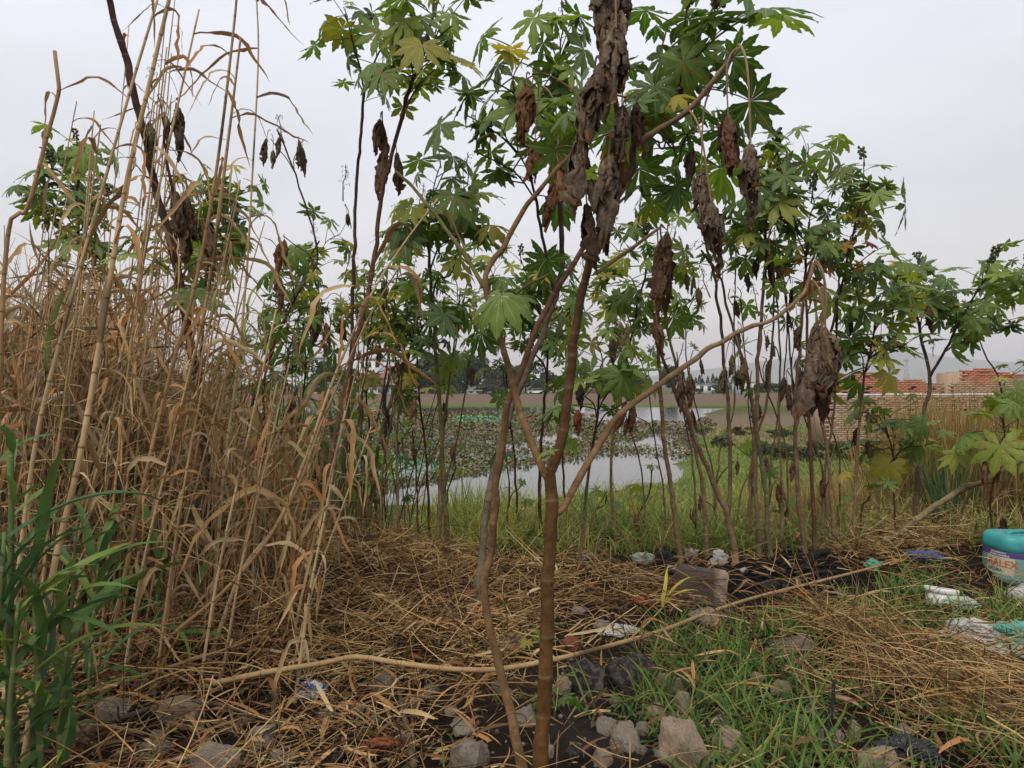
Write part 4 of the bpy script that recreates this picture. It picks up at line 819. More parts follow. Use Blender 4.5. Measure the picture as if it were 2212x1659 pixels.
for lab, tr, tips in (('castor plant with a tuft of leaves leaning over the grassy scrub', [(610, 1150, 7.4), (640, 950, 7.4), (660, 800, 7.3), (655, 700, 7.2)], [(650, 690, 7.1, 5, .32), (700, 720, 7.1, 5, .32), (610, 740, 7.1, 4, .3), (665, 780, 7.0, 4, .3)]),
    ('castor plant with lime leaves behind the crossing stems', [(820, 1130, 7.8), (800, 950, 7.8), (790, 820, 7.7), (800, 700, 7.6)], [(770, 760, 7.4, 5, .34, 'lime'), (830, 800, 7.4, 5, .32, 'lime'), (760, 660, 7.4, 5, .32), (820, 650, 7.4, 5, .34), (720, 800, 7.4, 4, .3)]),
    ('castor plant with drooping crown beside the yellow-green stem', [(930, 1130, 7.4), (920, 980, 7.4), (905, 850, 7.3), (900, 740, 7.2)], [(880, 720, 7.0, 6, .34), (930, 770, 7.0, 5, .32, 'lime'), (870, 820, 7.0, 5, .32), (985, 690, 7.0, 5, .32), (960, 640, 7.0, 5, .32)]),
    ('castor plant spreading yellowish leaves between the fork and the crooked trunk', [(1120, 1160, 8.0), (1110, 980, 8.0), (1095, 850, 7.9), (1090, 720, 7.8)], [(1050, 660, 7.6, 5, .34, 'lime'), (1110, 640, 7.6, 5, .34), (1070, 790, 7.6, 4, .3), (1140, 620, 7.6, 5, .34), (1020, 720, 7.6, 4, .32)]),
    ('castor plant with fine spikes showing through the upright limb', [(1230, 1160, 8.2), (1215, 980, 8.2), (1220, 820, 8.1), (1240, 700, 8.0)], [(1230, 690, 7.8, 5, .34), (1280, 660, 7.8, 5, .34, 'lime'), (1190, 640, 7.8, 5, .34), (1300, 590, 7.8, 5, .34), (1260, 760, 7.8, 4, .32)])):
    t = Castor(lab, GB, tr, 0.018, 0.009, BROWN, random.choice([RED, PURPLE, GRN]))
    for q in tips: t.leaves(*q)
    t.spike(P(tips[0][0], tips[0][1] - 60, tips[0][2]), RACE[1])
t14 = Castor('castor plant holding flat star-shaped leaves before the far water', GB, [(1250, 1235, 6.0), (1268, 1050, 5.8), (1290, 900, 5.5), (1302, 800, 5.3)], 0.017, 0.009, TAN, PURPLE)
for q in ((1310, 770, 5.0, 4, .36), (1340, 820, 5.2, 5, .36), (1255, 830, 5.3, 4, .32), (1290, 720, 5.3, 5, .34), (1370, 770, 5.4, 5, .34)): t14.leaves(*q, 'lime' if q[0] in (1290, 1370) else 'green')
t14.withered(1345, 690, 5.6, 3, 0.26, (0.27, 0.19, 0.12), 0.03, (6, 3)); t14.withered(1365, 860, 5.2, 2, 0.18, (0.18, 0.09, 0.05), 0.02, (6,))
t15 = Castor('castor plant rising behind the bunches of withered leaves', GB, [(1335, 1195, 7.0), (1320, 1050, 7.0), (1330, 900, 7.0), (1370, 700, 6.8), (1400, 560, 6.6)], 0.020, 0.010, TAN, PURPLE)
for q in ((1350, 590, 6.6, 6, .36), (1395, 520, 6.5, 6, .36), (1330, 500, 6.5, 6, .36), (1410, 640, 6.6, 5, .34), (1440, 420, 6.4, 6, .36), (1340, 660, 6.6, 5, .32), (1500, 420, 6.5, 5, .34), (1270, 620, 6.6, 5, .32)): t15.leaves(*q, 'green', random.choice([None, RACE[2], PODS[1]]))
# --- the stand of stalks at the edge of the burnt patch
GS = 'stalks of the castor stand beside the burnt patch'
def stalk(lab, trunk, r0, r1, c0, c1, tips=(), dry=(), spikes=(), grp=GS):
    t = Castor(lab, grp, trunk, r0, r1, c0, c1)
    for q in tips: t.leaves(*q)
    for q in dry: t.withered(*q)
    for q in spikes: t.spike(P(*q[:3]), q[3])
    return t
stalk('single pale castor stalk rooted apart from the denser stand', [(1472, 1228, 6.2), (1452, 1080, 6.2), (1432, 920, 6.2), (1420, 720, 6.2), (1424, 620, 6.2), (1430, 540, 6.3)], 0.028, 0.012, TAN, PURPLE, [(1460, 500, 6.3, 4, .3)], [(1420, 640, 6.1, 2, 0.26, (0.17, 0.10, 0.06))], [(1440, 560, 6.2, RACE[0])])
stalk('curved castor stalk leaning over with a dark upper half', [(1591, 1232, 6.15), (1586, 1180, 6.2), (1560, 1090, 6.2), (1515, 985, 6.2), (1465, 860, 6.2), (1430, 770, 6.2), (1418, 690, 6.2)], 0.031, 0.013, TAN, PURPLE, [(1400, 640, 6.1, 4, .3)], [(1475, 800, 6.0, 2, 0.24, (0.13, 0.08, 0.05), 0.02, (6,))])
stalk('castor stalk with a leafy fork beside the curved one', [(1530, 1205, 6.5), (1520, 1080, 6.5), (1500, 950, 6.5), (1470, 830, 6.5), (1440, 700, 6.5), (1425, 560, 6.5)], 0.024, 0.010, TAN, BROWN, [(1500, 640, 6.5, 3, .26), (1450, 540, 6.5, 4, .3)], [(1500, 580, 6.4, 3, 0.2, (0.12, 0.09, 0.05))], [(1485, 560, 6.4, RACE[1]), (1530, 640, 6.4, RACE[2])])
stalk('tall castor stalk with broad crown of hanging leaves', [(1640, 1212, 6.5), (1632, 1000, 6.5), (1638, 800, 6.5), (1650, 620, 6.5), (1655, 480, 6.5), (1650, 400, 6.5)], 0.027, 0.012, GREYB, BROWN, [(1680, 330, 6.3, 8, .38, 'green', PODS[0]), (1650, 410, 6.2, 7, .36), (1720, 380, 6.3, 7, .38), (1700, 450, 6.2, 8, .36), (1640, 470, 6.3, 6, .36), (1745, 310, 6.4, 5, .36), (1600, 350, 6.4, 5, .36), (1610, 270, 6.4, 5, .36)], [(1665, 500, 6.2, 2, 0.24, (0.12, 0.07, 0.05))])
stalk('greenish castor stalk curving out of the densest part of the stand', [(1667, 1215, 6.4), (1656, 1090, 6.4), (1640, 960, 6.4), (1615, 820, 6.4), (1580, 700, 6.4), (1555, 600, 6.4), (1515, 540, 6.4)], 0.026, 0.010, (0.21, 0.19, 0.11), PURPLE, [(1515, 520, 6.4, 4, .28)], [(1580, 730, 6.2, 3, 0.2, (0.13, 0.11, 0.06)), (1600, 770, 6.2, 2, 0.22, (0.13, 0.11, 0.06))], [(1560, 610, 6.3, RACE[0])])
stalk('castor stalk with purple top crossing the leaning limb', [(1568, 1195, 6.9), (1578, 1000, 6.9), (1570, 850, 6.9), (1560, 740, 6.9), (1545, 620, 6.9), (1520, 500, 6.9), (1495, 420, 6.9)], 0.026, 0.012, GREYB, PURPLE, [(1495, 400, 6.8, 6, .34), (1550, 470, 6.8, 4, .3), (1590, 500, 6.8, 4, .3)], [(1620, 550, 6.7, 2, .22, (0.13, 0.10, 0.06))], [(1600, 600, 6.7, RACE[2])])
stalk('castor stalk with an upright crown near the autumn coloured leaves', [(1742, 1215, 6.3), (1722, 1050, 6.3), (1718, 900, 6.3), (1730, 700, 6.3), (1742, 560, 6.3), (1748, 480, 6.3)], 0.024, 0.012, (0.24, 0.18, 0.12), RED, [(1755, 420, 6.2, 8, .38, 'green', PODS[0]), (1790, 480, 6.2, 6, .36), (1720, 500, 6.2, 6, .34), (1755, 570, 6.6, 5, .24, 'autumn')], [(1700, 800, 6.2, 2, 0.24, DK)])
stalk('red-brown castor stalk standing in the burnt patch', [(1765, 1225, 5.95), (1757, 1100, 5.95), (1748, 900, 5.95), (1742, 720, 5.95), (1744, 600, 5.95), (1770, 520, 6.0)], 0.022, 0.010, (0.15, 0.085, 0.055), RED, [(1775, 500, 6.0, 4, .28, 'green')], [(1750, 640, 5.8, 1, 0.2, DK)])
stalk('castor stalk with an orange and red tinged top', [(1805, 1190, 6.6), (1790, 1000, 6.6), (1770, 850, 6.6), (1800, 700, 6.5), (1830, 560, 6.4), (1860, 440, 6.3)], 0.022, 0.010, TAN, PURPLE, [(1865, 350, 6.3, 6, .34, 'green', PODS[1]), (1905, 400, 6.2, 6, .36), (1825, 400, 6.3, 5, .32), (1850, 500, 6.2, 7, .28, 'autumn'), (1890, 540, 6.2, 6, .36), (1890, 440, 6.3, 4, .3)])
stalk('castor stalk carrying lime leaves in front of the red bricks', [(1845, 1165, 6.8), (1850, 1000, 6.8), (1862, 850, 6.8), (1880, 760, 6.7), (1895, 680, 6.6)], 0.018, 0.010, TAN, BROWN, [(1895, 610, 6.5, 7, .38, 'green', PODS[0]), (1935, 660, 6.5, 7, .38), (1850, 630, 6.5, 6, .36), (1905, 730, 6.5, 6, .38, 'lime'), (1830, 720, 6.6, 5, .34, 'lime'), (1950, 590, 6.5, 5, .36), (1850, 760, 6.6, 4, .34, 'lime'), (1960, 740, 6.4, 4, .38, 'lime')], [(1990, 620, 6.4, 1, .2, (0.16, 0.10, 0.05))])
for i, (bx, by, tx, ty, d, r0) in enumerate(((1505, 1195, 1462, 760, 6.9, .014), (1550, 1185, 1480, 700, 7.1, .013), (1612, 1200, 1668, 520, 6.8, .019), (1622, 1190, 1600, 640, 7.2, .013), (1690, 1205, 1675, 620, 6.6, .017), (1705, 1195, 1640, 700, 7.0, .014), (1725, 1195, 1690, 560, 6.9, .016), (1775, 1195, 1812, 600, 6.8, .017), (1790, 1175, 1720, 720, 7.2, .013), (1815, 1180, 1780, 760, 7.2, .012), (1440, 1190, 1400, 800, 7.3, .012), (1395, 1190, 1345, 760, 7.4, .012), (1538, 1190, 1590, 560, 7.2, .014), (1658, 1195, 1700, 640, 7.1, .014), (1585, 1195, 1625, 800, 7.4, .012))):
    mxp = (bx + tx) / 2 + random.uniform(-25, 25)
    t = stalk('thin nearly bare stalk within the castor stand' + (', leaning over to one side' if abs(tx - bx) > 45 else ', standing almost upright'), [(bx, by, d), ((bx * 2 + mxp) / 3, by - (by - ty) * 0.33, d), (mxp, (by + ty) / 2, d), (tx + random.uniform(-10, 10), ty + (by - ty) * 0.2, d), (tx, ty, d)], r0, r0 * 0.45, random.choice([TAN, GREYB, (0.24, 0.18, 0.12)]), random.choice([BROWN, PURPLE, RED]), [(tx + random.uniform(-20, 20), ty - 20, d - 0.1, random.choice([2, 3, 4]), .26, random.choice(['green', 'lime']))],
              [(tx + random.uniform(-40, 40), ty + random.uniform(20, 120), d - 0.1, random.choice([1, 1, 2]), 0.17, random.choice([(0.13, 0.10, 0.055), (0.12, 0.075, 0.05), (0.17, 0.10, 0.06)]), 0.03, (3, 6, 0)), (mxp, (by + ty) / 2 + 120, d - .1, 1, .17, random.choice([(0.16, 0.09, 0.055), (0.2, 0.13, 0.08)]), .03, (6, 3))], [(tx + random.uniform(-15, 15), ty - 30, d, RACE[i % 3])])
# --- toward the reeds
GR = 'castor bean plants by the reeds'
for i in range(16):
    bx = random.uniform(545, 960); d = random.uniform(6.1, 7.6); by = CY + 2486 / d * 1.02; tx = bx + random.uniform(-40, 110); ty = random.uniform(470, 760)
    mxp = (bx + tx) / 2 + random.uniform(-20, 20)
    stalk(('tall' if ty < 580 else 'middling') + ' slim reddish castor stalk in the scrub before the pond' + (' with bare flower spike' if i % 3 == 0 else ''), [(bx, by, d), (bx * .6 + mxp * .4, by * .7 + ty * .3, d), (mxp, (by + ty) / 2, d), (tx, ty, d)], random.uniform(.010, .018), .006, random.choice([TAN, GREYB, (0.26, 0.22, 0.10)]), random.choice([RED, PURPLE, (0.16, 0.07, 0.05), (0.22, 0.2, 0.07)]), [(tx + random.uniform(-20, 20), ty - 25, d - .1, random.choice([3, 4, 5]), random.uniform(.22, .3), random.choice(['green', 'lime']))], [(tx + random.uniform(-30, 30), ty + random.uniform(30, 110), d - .1, 1, .17, (0.17, 0.10, 0.055), .02, (6, 3))] if i % 2 else (), [(tx, ty - 40, d, RACE[i % 3])] if i % 3 == 0 else (), grp='slim stalks in the scrub')
GR = 'castor bean plants by the reeds'
t20 = stalk('forked castor plant in front of the reeds and brick stacks', [(1972, 1145, 7.6), (1982, 1020, 7.6), (1996, 900, 7.6), (2008, 815, 7.6), (1988, 720, 7.6), (1975, 640, 7.6), (1992, 590, 7.5)], 0.036, 0.012, GREYB, (0.10, 0.06, 0.06), [(1992, 580, 7.4, 7, .38, 'green', PODS[0]), (2035, 615, 7.3, 7, .38), (1955, 610, 7.4, 6, .36), (2010, 655, 7.4, 5, .36)], grp=GR)
t20.branch([(2008, 815, 7.6), (2040, 760, 7.5), (2075, 690, 7.5), (2110, 630, 7.4), (2140, 590, 7.3)], 0.018, 0.009, (0.11, 0.065, 0.06), PURPLE)
for q in ((2140, 575, 7.2, 7, .38, 'green', PODS[0]), (2185, 620, 7.2, 7, .40), (2190, 700, 7.1, 6, .42), (2110, 640, 7.2, 6, .38), (2215, 570, 7.2, 6, .38, 'green', PODS[1]), (2120, 700, 7.2, 4, .36), (2060, 660, 7.3, 3, .3)): t20.leaves(*q)
stalk('castor plant with bare flower spikes over the reeds', [(2165, 1090, 9.0), (2168, 950, 9.0), (2160, 830, 9.0), (2130, 770, 9.0), (2110, 720, 9.0)], 0.02, 0.009, BROWN, PURPLE, [(2205, 800, 9.0, 5, .34)], (), [(2150, 720, 9.0, RACE[0]), (2016, 770, 8.5, RACE[1])], grp=GR)
stalk('low castor plant with sulphur yellow leaves at the reeds', [(2150, 1180, 6.3), (2140, 1080, 6.3), (2165, 980, 6.2), (2180, 920, 6.2)], 0.012, 0.007, RED, BROWN, [(2160, 900, 6.0, 5, .36, 'yellow'), (2205, 930, 6.0, 4, .34, 'yellow'), (2200, 880, 6.0, 4, .3, 'yellow')], [(2150, 960, 6.0, 2, .2, (0.2, 0.12, 0.07))], grp=GR)
stalk('low castor plant with lime leaves on the grassy bank', [(1935, 1130, 7.4), (1930, 1040, 7.4), (1925, 960, 7.3), (1900, 900, 7.2)], 0.014, 0.007, BROWN, GRN, [(1855, 890, 7.1, 5, .34), (1910, 890, 7.1, 4, .34), (1935, 940, 7.1, 4, .36, 'lime'), (2035, 945, 7.0, 4, .36, 'yellow'), (1975, 950, 7.1, 3, .34, 'lime'), (1830, 950, 7.2, 4, .34), (1990, 860, 7.2, 3, .34)], [(1880, 880, 7.0, 2, .18, DK)], grp=GR)
stalk('fallen castor trunk leaning out of the straw toward the reeds', [(1882, 1192, 6.7), (1950, 1145, 6.6), (2020, 1092, 6.5), (2070, 1062, 6.45), (2130, 1035, 6.4), (2240, 975, 6.35)], 0.034, 0.026, (0.38, 0.30, 0.175), (0.34, 0.30, 0.16), [(2230, 940, 6.3, 3, .34, 'yellow')], [(2165, 1040, 6.3, 1, .22, DK)], grp=GR)
# --- scrub on the bank to the side of the trunk
GM = 'castor saplings on the bank'
for i, (bx, by, d, tips) in enumerate((
    (690, 1130, 8.0, [(660, 900, 7.8, 4, .28), (720, 930, 7.8, 4, .28)]), (840, 1120, 7.6, [(830, 960, 7.4, 4, .28), (880, 1000, 7.4, 4, .26), (800, 1010, 7.4, 4, .26)]), (760, 1110, 8.2, [(750, 870, 8.0, 4, .3), (700, 1000, 8, 4, .26), (640, 1040, 8, 4, .26)]),
    (905, 1110, 7.2, [(890, 920, 7.0, 3, .26), (940, 1020, 7.0, 3, .26), (850, 900, 7.0, 3, .26)]), (590, 1120, 8.0, [(560, 930, 7.8, 4, .3), (620, 980, 7.8, 4, .3), (480, 960, 7.8, 4, .3)]), (1110, 1190, 7.4, [(1090, 960, 7.2, 3, .22), (1130, 1040, 7.2, 3, .2)]),
    (660, 1150, 6.9, [(690, 1010, 6.8, 4, .26), (640, 960, 6.8, 4, .26), (730, 1040, 6.8, 4, .24)]), (960, 1130, 7.6, [(985, 1000, 7.4, 3, .22), (930, 940, 7.4, 4, .24)]), (800, 1140, 7.0, [(780, 920, 6.9, 4, .28), (860, 950, 6.9, 4, .26), (760, 1040, 6.9, 4, .24)]), (1390, 1180, 7.8, [(1410, 1000, 7.6, 3, .24), (1360, 1090, 7.6, 3, .22)]), (1300, 1165, 8.5, [(1310, 1060, 8.3, 4, .24), (1330, 1120, 8.2, 4, .3)]), (1690, 1180, 7.4, [(1700, 1090, 7.2, 3, .26), (1560, 940, 7.2, 3, .26)]), (1860, 1150, 7.2, [(1880, 1060, 7.0, 3, .28), (1850, 990, 7.0, 3, .28)]))):
    t = Castor('leafy castor sapling in the scrub along the bank', GM, [(bx, by, d), (bx + random.uniform(-15, 15), by - 60, d), (tips[0][0] * 0.5 + bx * 0.5, (by + tips[0][1]) / 2 - 20, d), (tips[0][0], tips[0][1] + 10, tips[0][2])], 0.014, 0.007, BROWN, random.choice([GRN, PURPLE]))
    for q in tips: t.leaves(*q, random.choice(['green', 'green', 'lime']))
    if i % 2 == 0: t.withered(tips[0][0] + 30, tips[0][1] + 80, tips[0][2] - 0.1, 2, 0.2, (0.17, 0.105, 0.06), 0.03, (6, 3))
for i in range(16):      # dark bare twigs in the scrub
    bx = random.uniform(640, 930); by = random.uniform(1110, 1180); d = random.uniform(6.4, 8); tx = bx + random.uniform(-80, 130); ty = random.uniform(780, 960)
    stalk('leafless dark twig in the scrub between the trunks', [(bx, by, d), (bx * .6 + tx * .4, by * .6 + ty * .4, d), (tx, ty, d)], 0.009, 0.004, random.choice([BROWN, GREYB, RED]), random.choice([BROWN, PURPLE]), (), [(tx, ty + 40, d, 1, .18, (0.17, 0.10, 0.06), .02, (6,))] if i % 2 else (), grp='bare twigs in the scrub')
# ------------------------------------------------------------------ canes (giant reed)
def cane_leaf(seed, green=False):
    """long blade with a V cross-section, base at the origin heading +X; 1 unit long"""
    r = np.random.default_rng(seed); K = 15; s = np.linspace(0, 1, K)
    if green: e = r.uniform(0.7, 1.15) - r.uniform(0.6, 1.8) * s ** 1.5
    else:
        b = r.uniform(0.1, 0.45); e = np.where(s < b, r.uniform(0.2, 1.0), r.uniform(-1.45, -0.9)); e = np.convolve(np.pad(e, 2, 'edge'), np.ones(5) / 5, 'valid') + r.normal(0, 0.12, K)
    az = np.cumsum(r.normal(0, 0.1, K))
    st = np.stack([np.cos(e) * np.cos(az), np.cos(e) * np.sin(az), np.sin(e)], -1) / (K - 1)
    pts = np.concatenate([np.zeros((1, 3)), np.cumsum(st, 0)[:-1]])[None]
    wid = np.interp(s, [0, 0.08, 0.35, 0.7, 1], [0.022, 0.036, 0.05, 0.036, 0.002]) * r.uniform(0.8, 1.25) * (1.5 if green else 1) * (1 if green else r.uniform(0.75, 1.2, K))
    roll = np.cumsum(r.normal(0, 0.10 if green else 0.30, K))[None]
    mb = MB(); c = np.tile(np.array([1.0, 1, 1]) * r.uniform(0.85, 1.15), (1, 1))
    ribbons(mb, pts, wid[None], c, roll, tipcol=c * (np.array([0.9, 0.8, 0.6]) if not green else np.array([1.2, 1.05, 0.9])), fold=0.35 if green else 0.5)
    return mb.mesh('leaf_blade', M_GBLADE if green else M_BLADE)
CLEAF = [cane_leaf(400 + i) for i in range(12)]; GLEAF = [cane_leaf(430 + i, True) for i in range(8)]
STRAWC = [(0.46, 0.325, 0.175), (0.41, 0.27, 0.135), (0.36, 0.21, 0.092), (0.49, 0.375, 0.22), (0.32, 0.19, 0.088)]
def cane(label, group, pts, r0, r1, leaves=8, lsize=0.42, green=False, name=None, start=0.15, node=0.16, ground=True, cat='reed', c0=None, ltop=False):
    p = [P(*q) for q in pts]; b = p[0]; zg = hz(b.x, b.y)
    if ground and b.z > zg - 0.02: p[0] = Vector((b.x, b.y, zg - 0.06))
    base = Vector((p[0].x, p[0].y, zg if p[0].z <= zg else p[0].z))
    o = empty(name or ('green_reed' if green else 'dry_cane'), base, label, cat, group)
    c = spline([np.array(q) for q in p], 0.03); al = np.concatenate(([0], np.cumsum(np.linalg.norm(np.diff(c, axis=0), axis=1)))); Lt = al[-1]
    nodes = []; q = random.uniform(0.2, 1) * node
    while q < Lt - 0.03: nodes.append(q); q += node * random.uniform(0.75, 1.25)
    st = [(0, 0)]; pv = 0
    for nd in nodes: st += [((pv + nd) / 2, 0), (nd - 0.008, 0), (nd - 0.005, 2), (nd - 0.001, 2), (nd, 1), (nd + 0.006, 1), (nd + 0.015, 0)]; pv = nd
    st += [(Lt, 0)]; st.sort(); A = np.array([a for a, _ in st]); K = np.array([k for _, k in st]); t = A / Lt
    pp = np.stack([np.interp(A, al, c[:, i]) for i in range(3)], 1)
    rad = (r0 + (r1 - r0) * t) * np.where(K == 1, 1.10, np.where(K == 2, 0.97, 1.0))
    bc = np.array(c0 or ((0.115, 0.15, 0.055) if green else random.choice([(0.42, 0.30, 0.165), (0.36, 0.25, 0.13), (0.44, 0.33, 0.19), (0.30, 0.19, 0.095)])))
    col = np.tile(bc, (len(A), 1)) * (1 + 0.10 * np.sin(A * 9 + random.uniform(0, 6)))[:, None]
    if not green:
        col = np.where(K[:, None] == 2, np.array((0.26, 0.17, 0.095)), col); st_ = vnoise(A * 3.0, np.full(len(A), random.uniform(0, 90)), 3); col = np.where((st_ > 0.84)[:, None], col * 0.4, col)
    else: col = np.where(K[:, None] > 0, np.array((0.24, 0.26, 0.11)), col)
    rad = rad * (0.72 if not green and ground else 1); mb = MB(); tube(mb, pp - np.array(base), rad, 8, col, 0, 0.03); mb.build('stem', M_CANE, o, smooth=True)
    side = random.uniform(0, 6.28)
    for i in range(leaves):
        f = start + (1 - start) * (i + random.uniform(0.2, 0.8)) / leaves; k = int(f * (len(c) - 1)); side += math.pi + random.gauss(0, 0.5)
        l = link('leaf_blade', random.choice(GLEAF if green else CLEAF), o, Vector(c[k]) - base); l.scale = (lsize * random.uniform(0.7, 1.3) * (1.0 if not ltop else 0.6 + 0.8 * f),) * 3
        l.rotation_euler = (random.gauss(0, 0.2), random.gauss(0, 0.25), side)
        if green: cc = random.choice([(0.075, 0.15, 0.04), (0.095, 0.175, 0.045), (0.06, 0.13, 0.05), (0.16, 0.23, 0.05)])
        else: cc = random.choice(STRAWC + [(0.38, 0.21, 0.09), (0.44, 0.34, 0.2)])
        v = random.uniform(0.8, 1.15); l.color = (cc[0] * v, cc[1] * v, cc[2] * v, 1)
    return o
ROCKPOS = []
GC = 'tall dry canes'
big = [
 ('thick pale dry cane rising from the green reeds', [(45, 1560, 3.0), (110, 1260, 3.05), (170, 1000, 3.1), (222, 700, 3.15), (272, 400, 3.2), (330, 150, 3.2), (372, -30, 3.2)], .020, .011, 11, .40),
 ('dry cane with long leaf ribbons crossing the purple stem', [(215, 1400, 3.8), (310, 1050, 3.85), (370, 800, 3.9), (425, 600, 3.9), (470, 350, 3.9), (505, 60, 3.9), (515, -60, 3.9)], .019, .008, 12, .48),
 ('dry cane with a smooth yellow lower stem', [(270, 1330, 4.0), (340, 1080, 4.0), (400, 850, 4.0), (455, 600, 4.1), (490, 330, 4.1), (520, 80, 4.1)], .017, .008, 10, .45),
 ('slender upright dry cane standing clear against the sky', [(455, 1280, 4.5), (480, 1050, 4.5), (512, 800, 4.5), (532, 600, 4.5), (545, 380, 4.5), (558, 120, 4.5), (552, -40, 4.5)], .014, .006, 11, .55),
 ('dry cane with torn sheath at its bent top', [(-30, 800, 3.0), (10, 580, 3.0), (60, 450, 3.0), (100, 300, 3.0), (128, 190, 3.0), (118, 110, 3.0)], .016, .010, 7, .35),
 ('dry cane leaning over the torn one', [(0, 1300, 3.4), (70, 1000, 3.4), (140, 700, 3.4), (215, 430, 3.4), (280, 200, 3.4), (340, 0, 3.4)], .016, .008, 10, .42),
 ('dry cane ending in feathery side shoots', [(150, 1360, 4.2), (210, 1000, 4.2), (290, 650, 4.2), (340, 420, 4.2), (390, 200, 4.2), (430, 20, 4.2)], .015, .007, 11, .42),
]
for lab, pts, a, b, n, ls in big: cane(lab, GC, pts, a, b, n, ls)
for i in range(64):
    bx = random.uniform(-40, 640); d = random.uniform(3.6, 6.2); by = min(1640, CY + 2486 / d); ln = random.uniform(60, 230); ty = random.uniform(380, 760) if bx < 430 else random.uniform(640, 950)
    if i < 18: ty = random.uniform(-30, 430); bx = random.uniform(-60, 400)
    nl_ = random.randint(7, 12)
    lab_ = ('tall dry cane rising clear above the dry cane bed' if ty < 400 else 'mid-height dry cane standing inside the thick cane bed' if bx < 430 else 'short dry cane at the thinning edge of the cane bed') + (' with many ragged leaves' if nl_ > 9 else ' with few leaves')
    cane(lab_, 'dry canes of the bed', [(bx, by, d), (bx + ln * .3, by * .66 + ty * .34, d), (bx + ln * .65, by * .33 + ty * .67, d), (bx + ln, ty, d)], random.uniform(.009, .014), .005, nl_, random.uniform(.34, .5), start=0.2)
# snapped cane slanting across toward the red stem, with its sheaf of torn leaves
o = cane('snapped cane slanting up through the stems with torn leaf sheaf', GC, [(440, 1345, 4.05), (520, 1240, 4.1), (600, 1130, 4.15), (660, 990, 4.2), (720, 820, 4.25), (800, 640, 4.3), (870, 530, 4.35), (945, 430, 4.4)], .017, .007, 12, .55, start=0.3)
o = cane('second snapped cane lying against the first', GC, [(250, 1440, 3.7), (360, 1385, 3.75), (470, 1290, 3.85), (560, 1190, 3.95), (640, 1060, 4.05), (700, 900, 4.1), (790, 700, 4.2), (860, 580, 4.2)], .016, .006, 9, .5, start=0.35)
cane('long fallen cane lying across the rubble', 'fallen canes', [(455, 1478, 3.55), (560, 1455, 3.6), (700, 1432, 3.68), (770, 1419, 3.7), (860, 1432, 3.68), (960, 1444, 3.65), (1070, 1446, 3.62), (1200, 1424, 3.75), (1320, 1394, 3.95), (1430, 1362, 4.2), (1540, 1320, 4.6), (1640, 1288, 4.95), (1760, 1258, 5.35), (1900, 1222, 5.9), (1990, 1195, 6.4)], .0145, .009, 10, .34, start=0.25, ground=False, cat='fallen cane')
cane('short fallen cane joined to a flattened orange leaf', 'fallen canes', [(20, 1540, 3.5), (180, 1500, 3.55), (330, 1452, 3.6), (480, 1405, 3.8), (560, 1375, 4.0)], .012, .006, 3, .3, ground=False, cat='fallen cane')
cane('thin fallen cane beneath the long one', 'fallen canes', [(290, 1590, 3.4), (450, 1500, 3.6), (600, 1395, 4.2), (660, 1360, 4.5)], .010, .006, 3, .3, ground=False, cat='fallen cane')
cane('young fallen shoot with three yellow leaves above the rubble', 'fallen canes', [(1355, 1385, 4.5), (1400, 1345, 4.6), (1432, 1312, 4.7)], .006, .004, 0, .2, ground=False, cat='shoot', c0=(0.36, 0.30, 0.08))
sh = bpy.data.objects[-1] if False else None
def blade_at(root, pos, az, pitch, size, col, me):
    l = link('leaf_blade', me, root, Vector(pos) - root.location); l.scale = (size,) * 3; l.rotation_euler = (0, pitch, az); l.color = (*col, 1); return l
_sh = [o for o in COLL.objects if o.get('category') == 'shoot'][0]
for az, pi_, s_ in ((0.3, -0.4, 0.36), (1.2, -0.9, 0.30), (0.1, 0.1, 0.28)): blade_at(_sh, P(1432, 1312, 4.7), az, pi_, s_, (0.42, 0.36, 0.07), GLEAF[random.randrange(8)])
# green reeds at the near corner
for i, (bx, by, d, tx, ty, r0, n) in enumerate(((20, 1690, 2.75, 25, 960, .017, 9), (90, 1700, 2.75, 70, 1180, .014, 9), (40, 1660, 2.9, -20, 1000, .014, 8), (140, 1600, 3.15, 165, 1130, .012, 8), (-20, 1640, 2.7, 10, 1150, .014, 9), (190, 1500, 3.6, 215, 1180, .010, 7), (330, 1440, 4.0, 345, 1200, .009, 6), (120, 1690, 2.8, 150, 1330, .012, 7), (10, 1680, 2.65, 40, 1300, .013, 8), (250, 1400, 4.2, 270, 1130, .009, 5), (420, 1350, 4.6, 430, 1150, .008, 4), (300, 1330, 4.8, 290, 1000, .009, 5), (170, 1380, 4.3, 160, 900, .009, 5), (380, 1300, 5.2, 390, 1080, .008, 5))):
    cane('thin green reed growing up inside the dry cane bed' if d > 3.5 else 'tall fresh green reed with broad arching blades beside the dry canes' if ty < 1120 else 'short fresh green reed with broad arching blades beside the dry canes', 'green reeds', [(bx, by, d), (bx * .7 + tx * .3, by * .66 + ty * .34, d), (bx * .3 + tx * .7, by * .3 + ty * .7, d), (tx, ty, d)], r0, r0 * .5, n + 6, random.uniform(.36, .56), True, start=0.12, ltop=False)
for i, (bx, ty, d) in enumerate(((700, 830, 9.2), (725, 815, 9.6), (755, 850, 9.0), (680, 860, 9.5), (640, 700, 10), (610, 640, 10), (560, 620, 10.3), (520, 650, 9.8), (590, 720, 9.4), (500, 720, 9.2), (660, 760, 9.6), (745, 880, 9.0), (540, 780, 9.0), (780, 900, 9.6), (470, 800, 9.0), (630, 860, 8.8))):
    by = CY + (CAMZ - hz((bx - CX) / F * d, d)) * F / d
    cane('grey-green feathery reed on the pond edge behind the stems', 'feathery reeds at the pond edge', [(bx - 25, by, d), (bx - 10, by * .5 + ty * .5, d), (bx + random.uniform(0, 30), ty, d)], .012, .004, 16, random.uniform(.5, .65), True, start=0.15, name='feathery_reed')

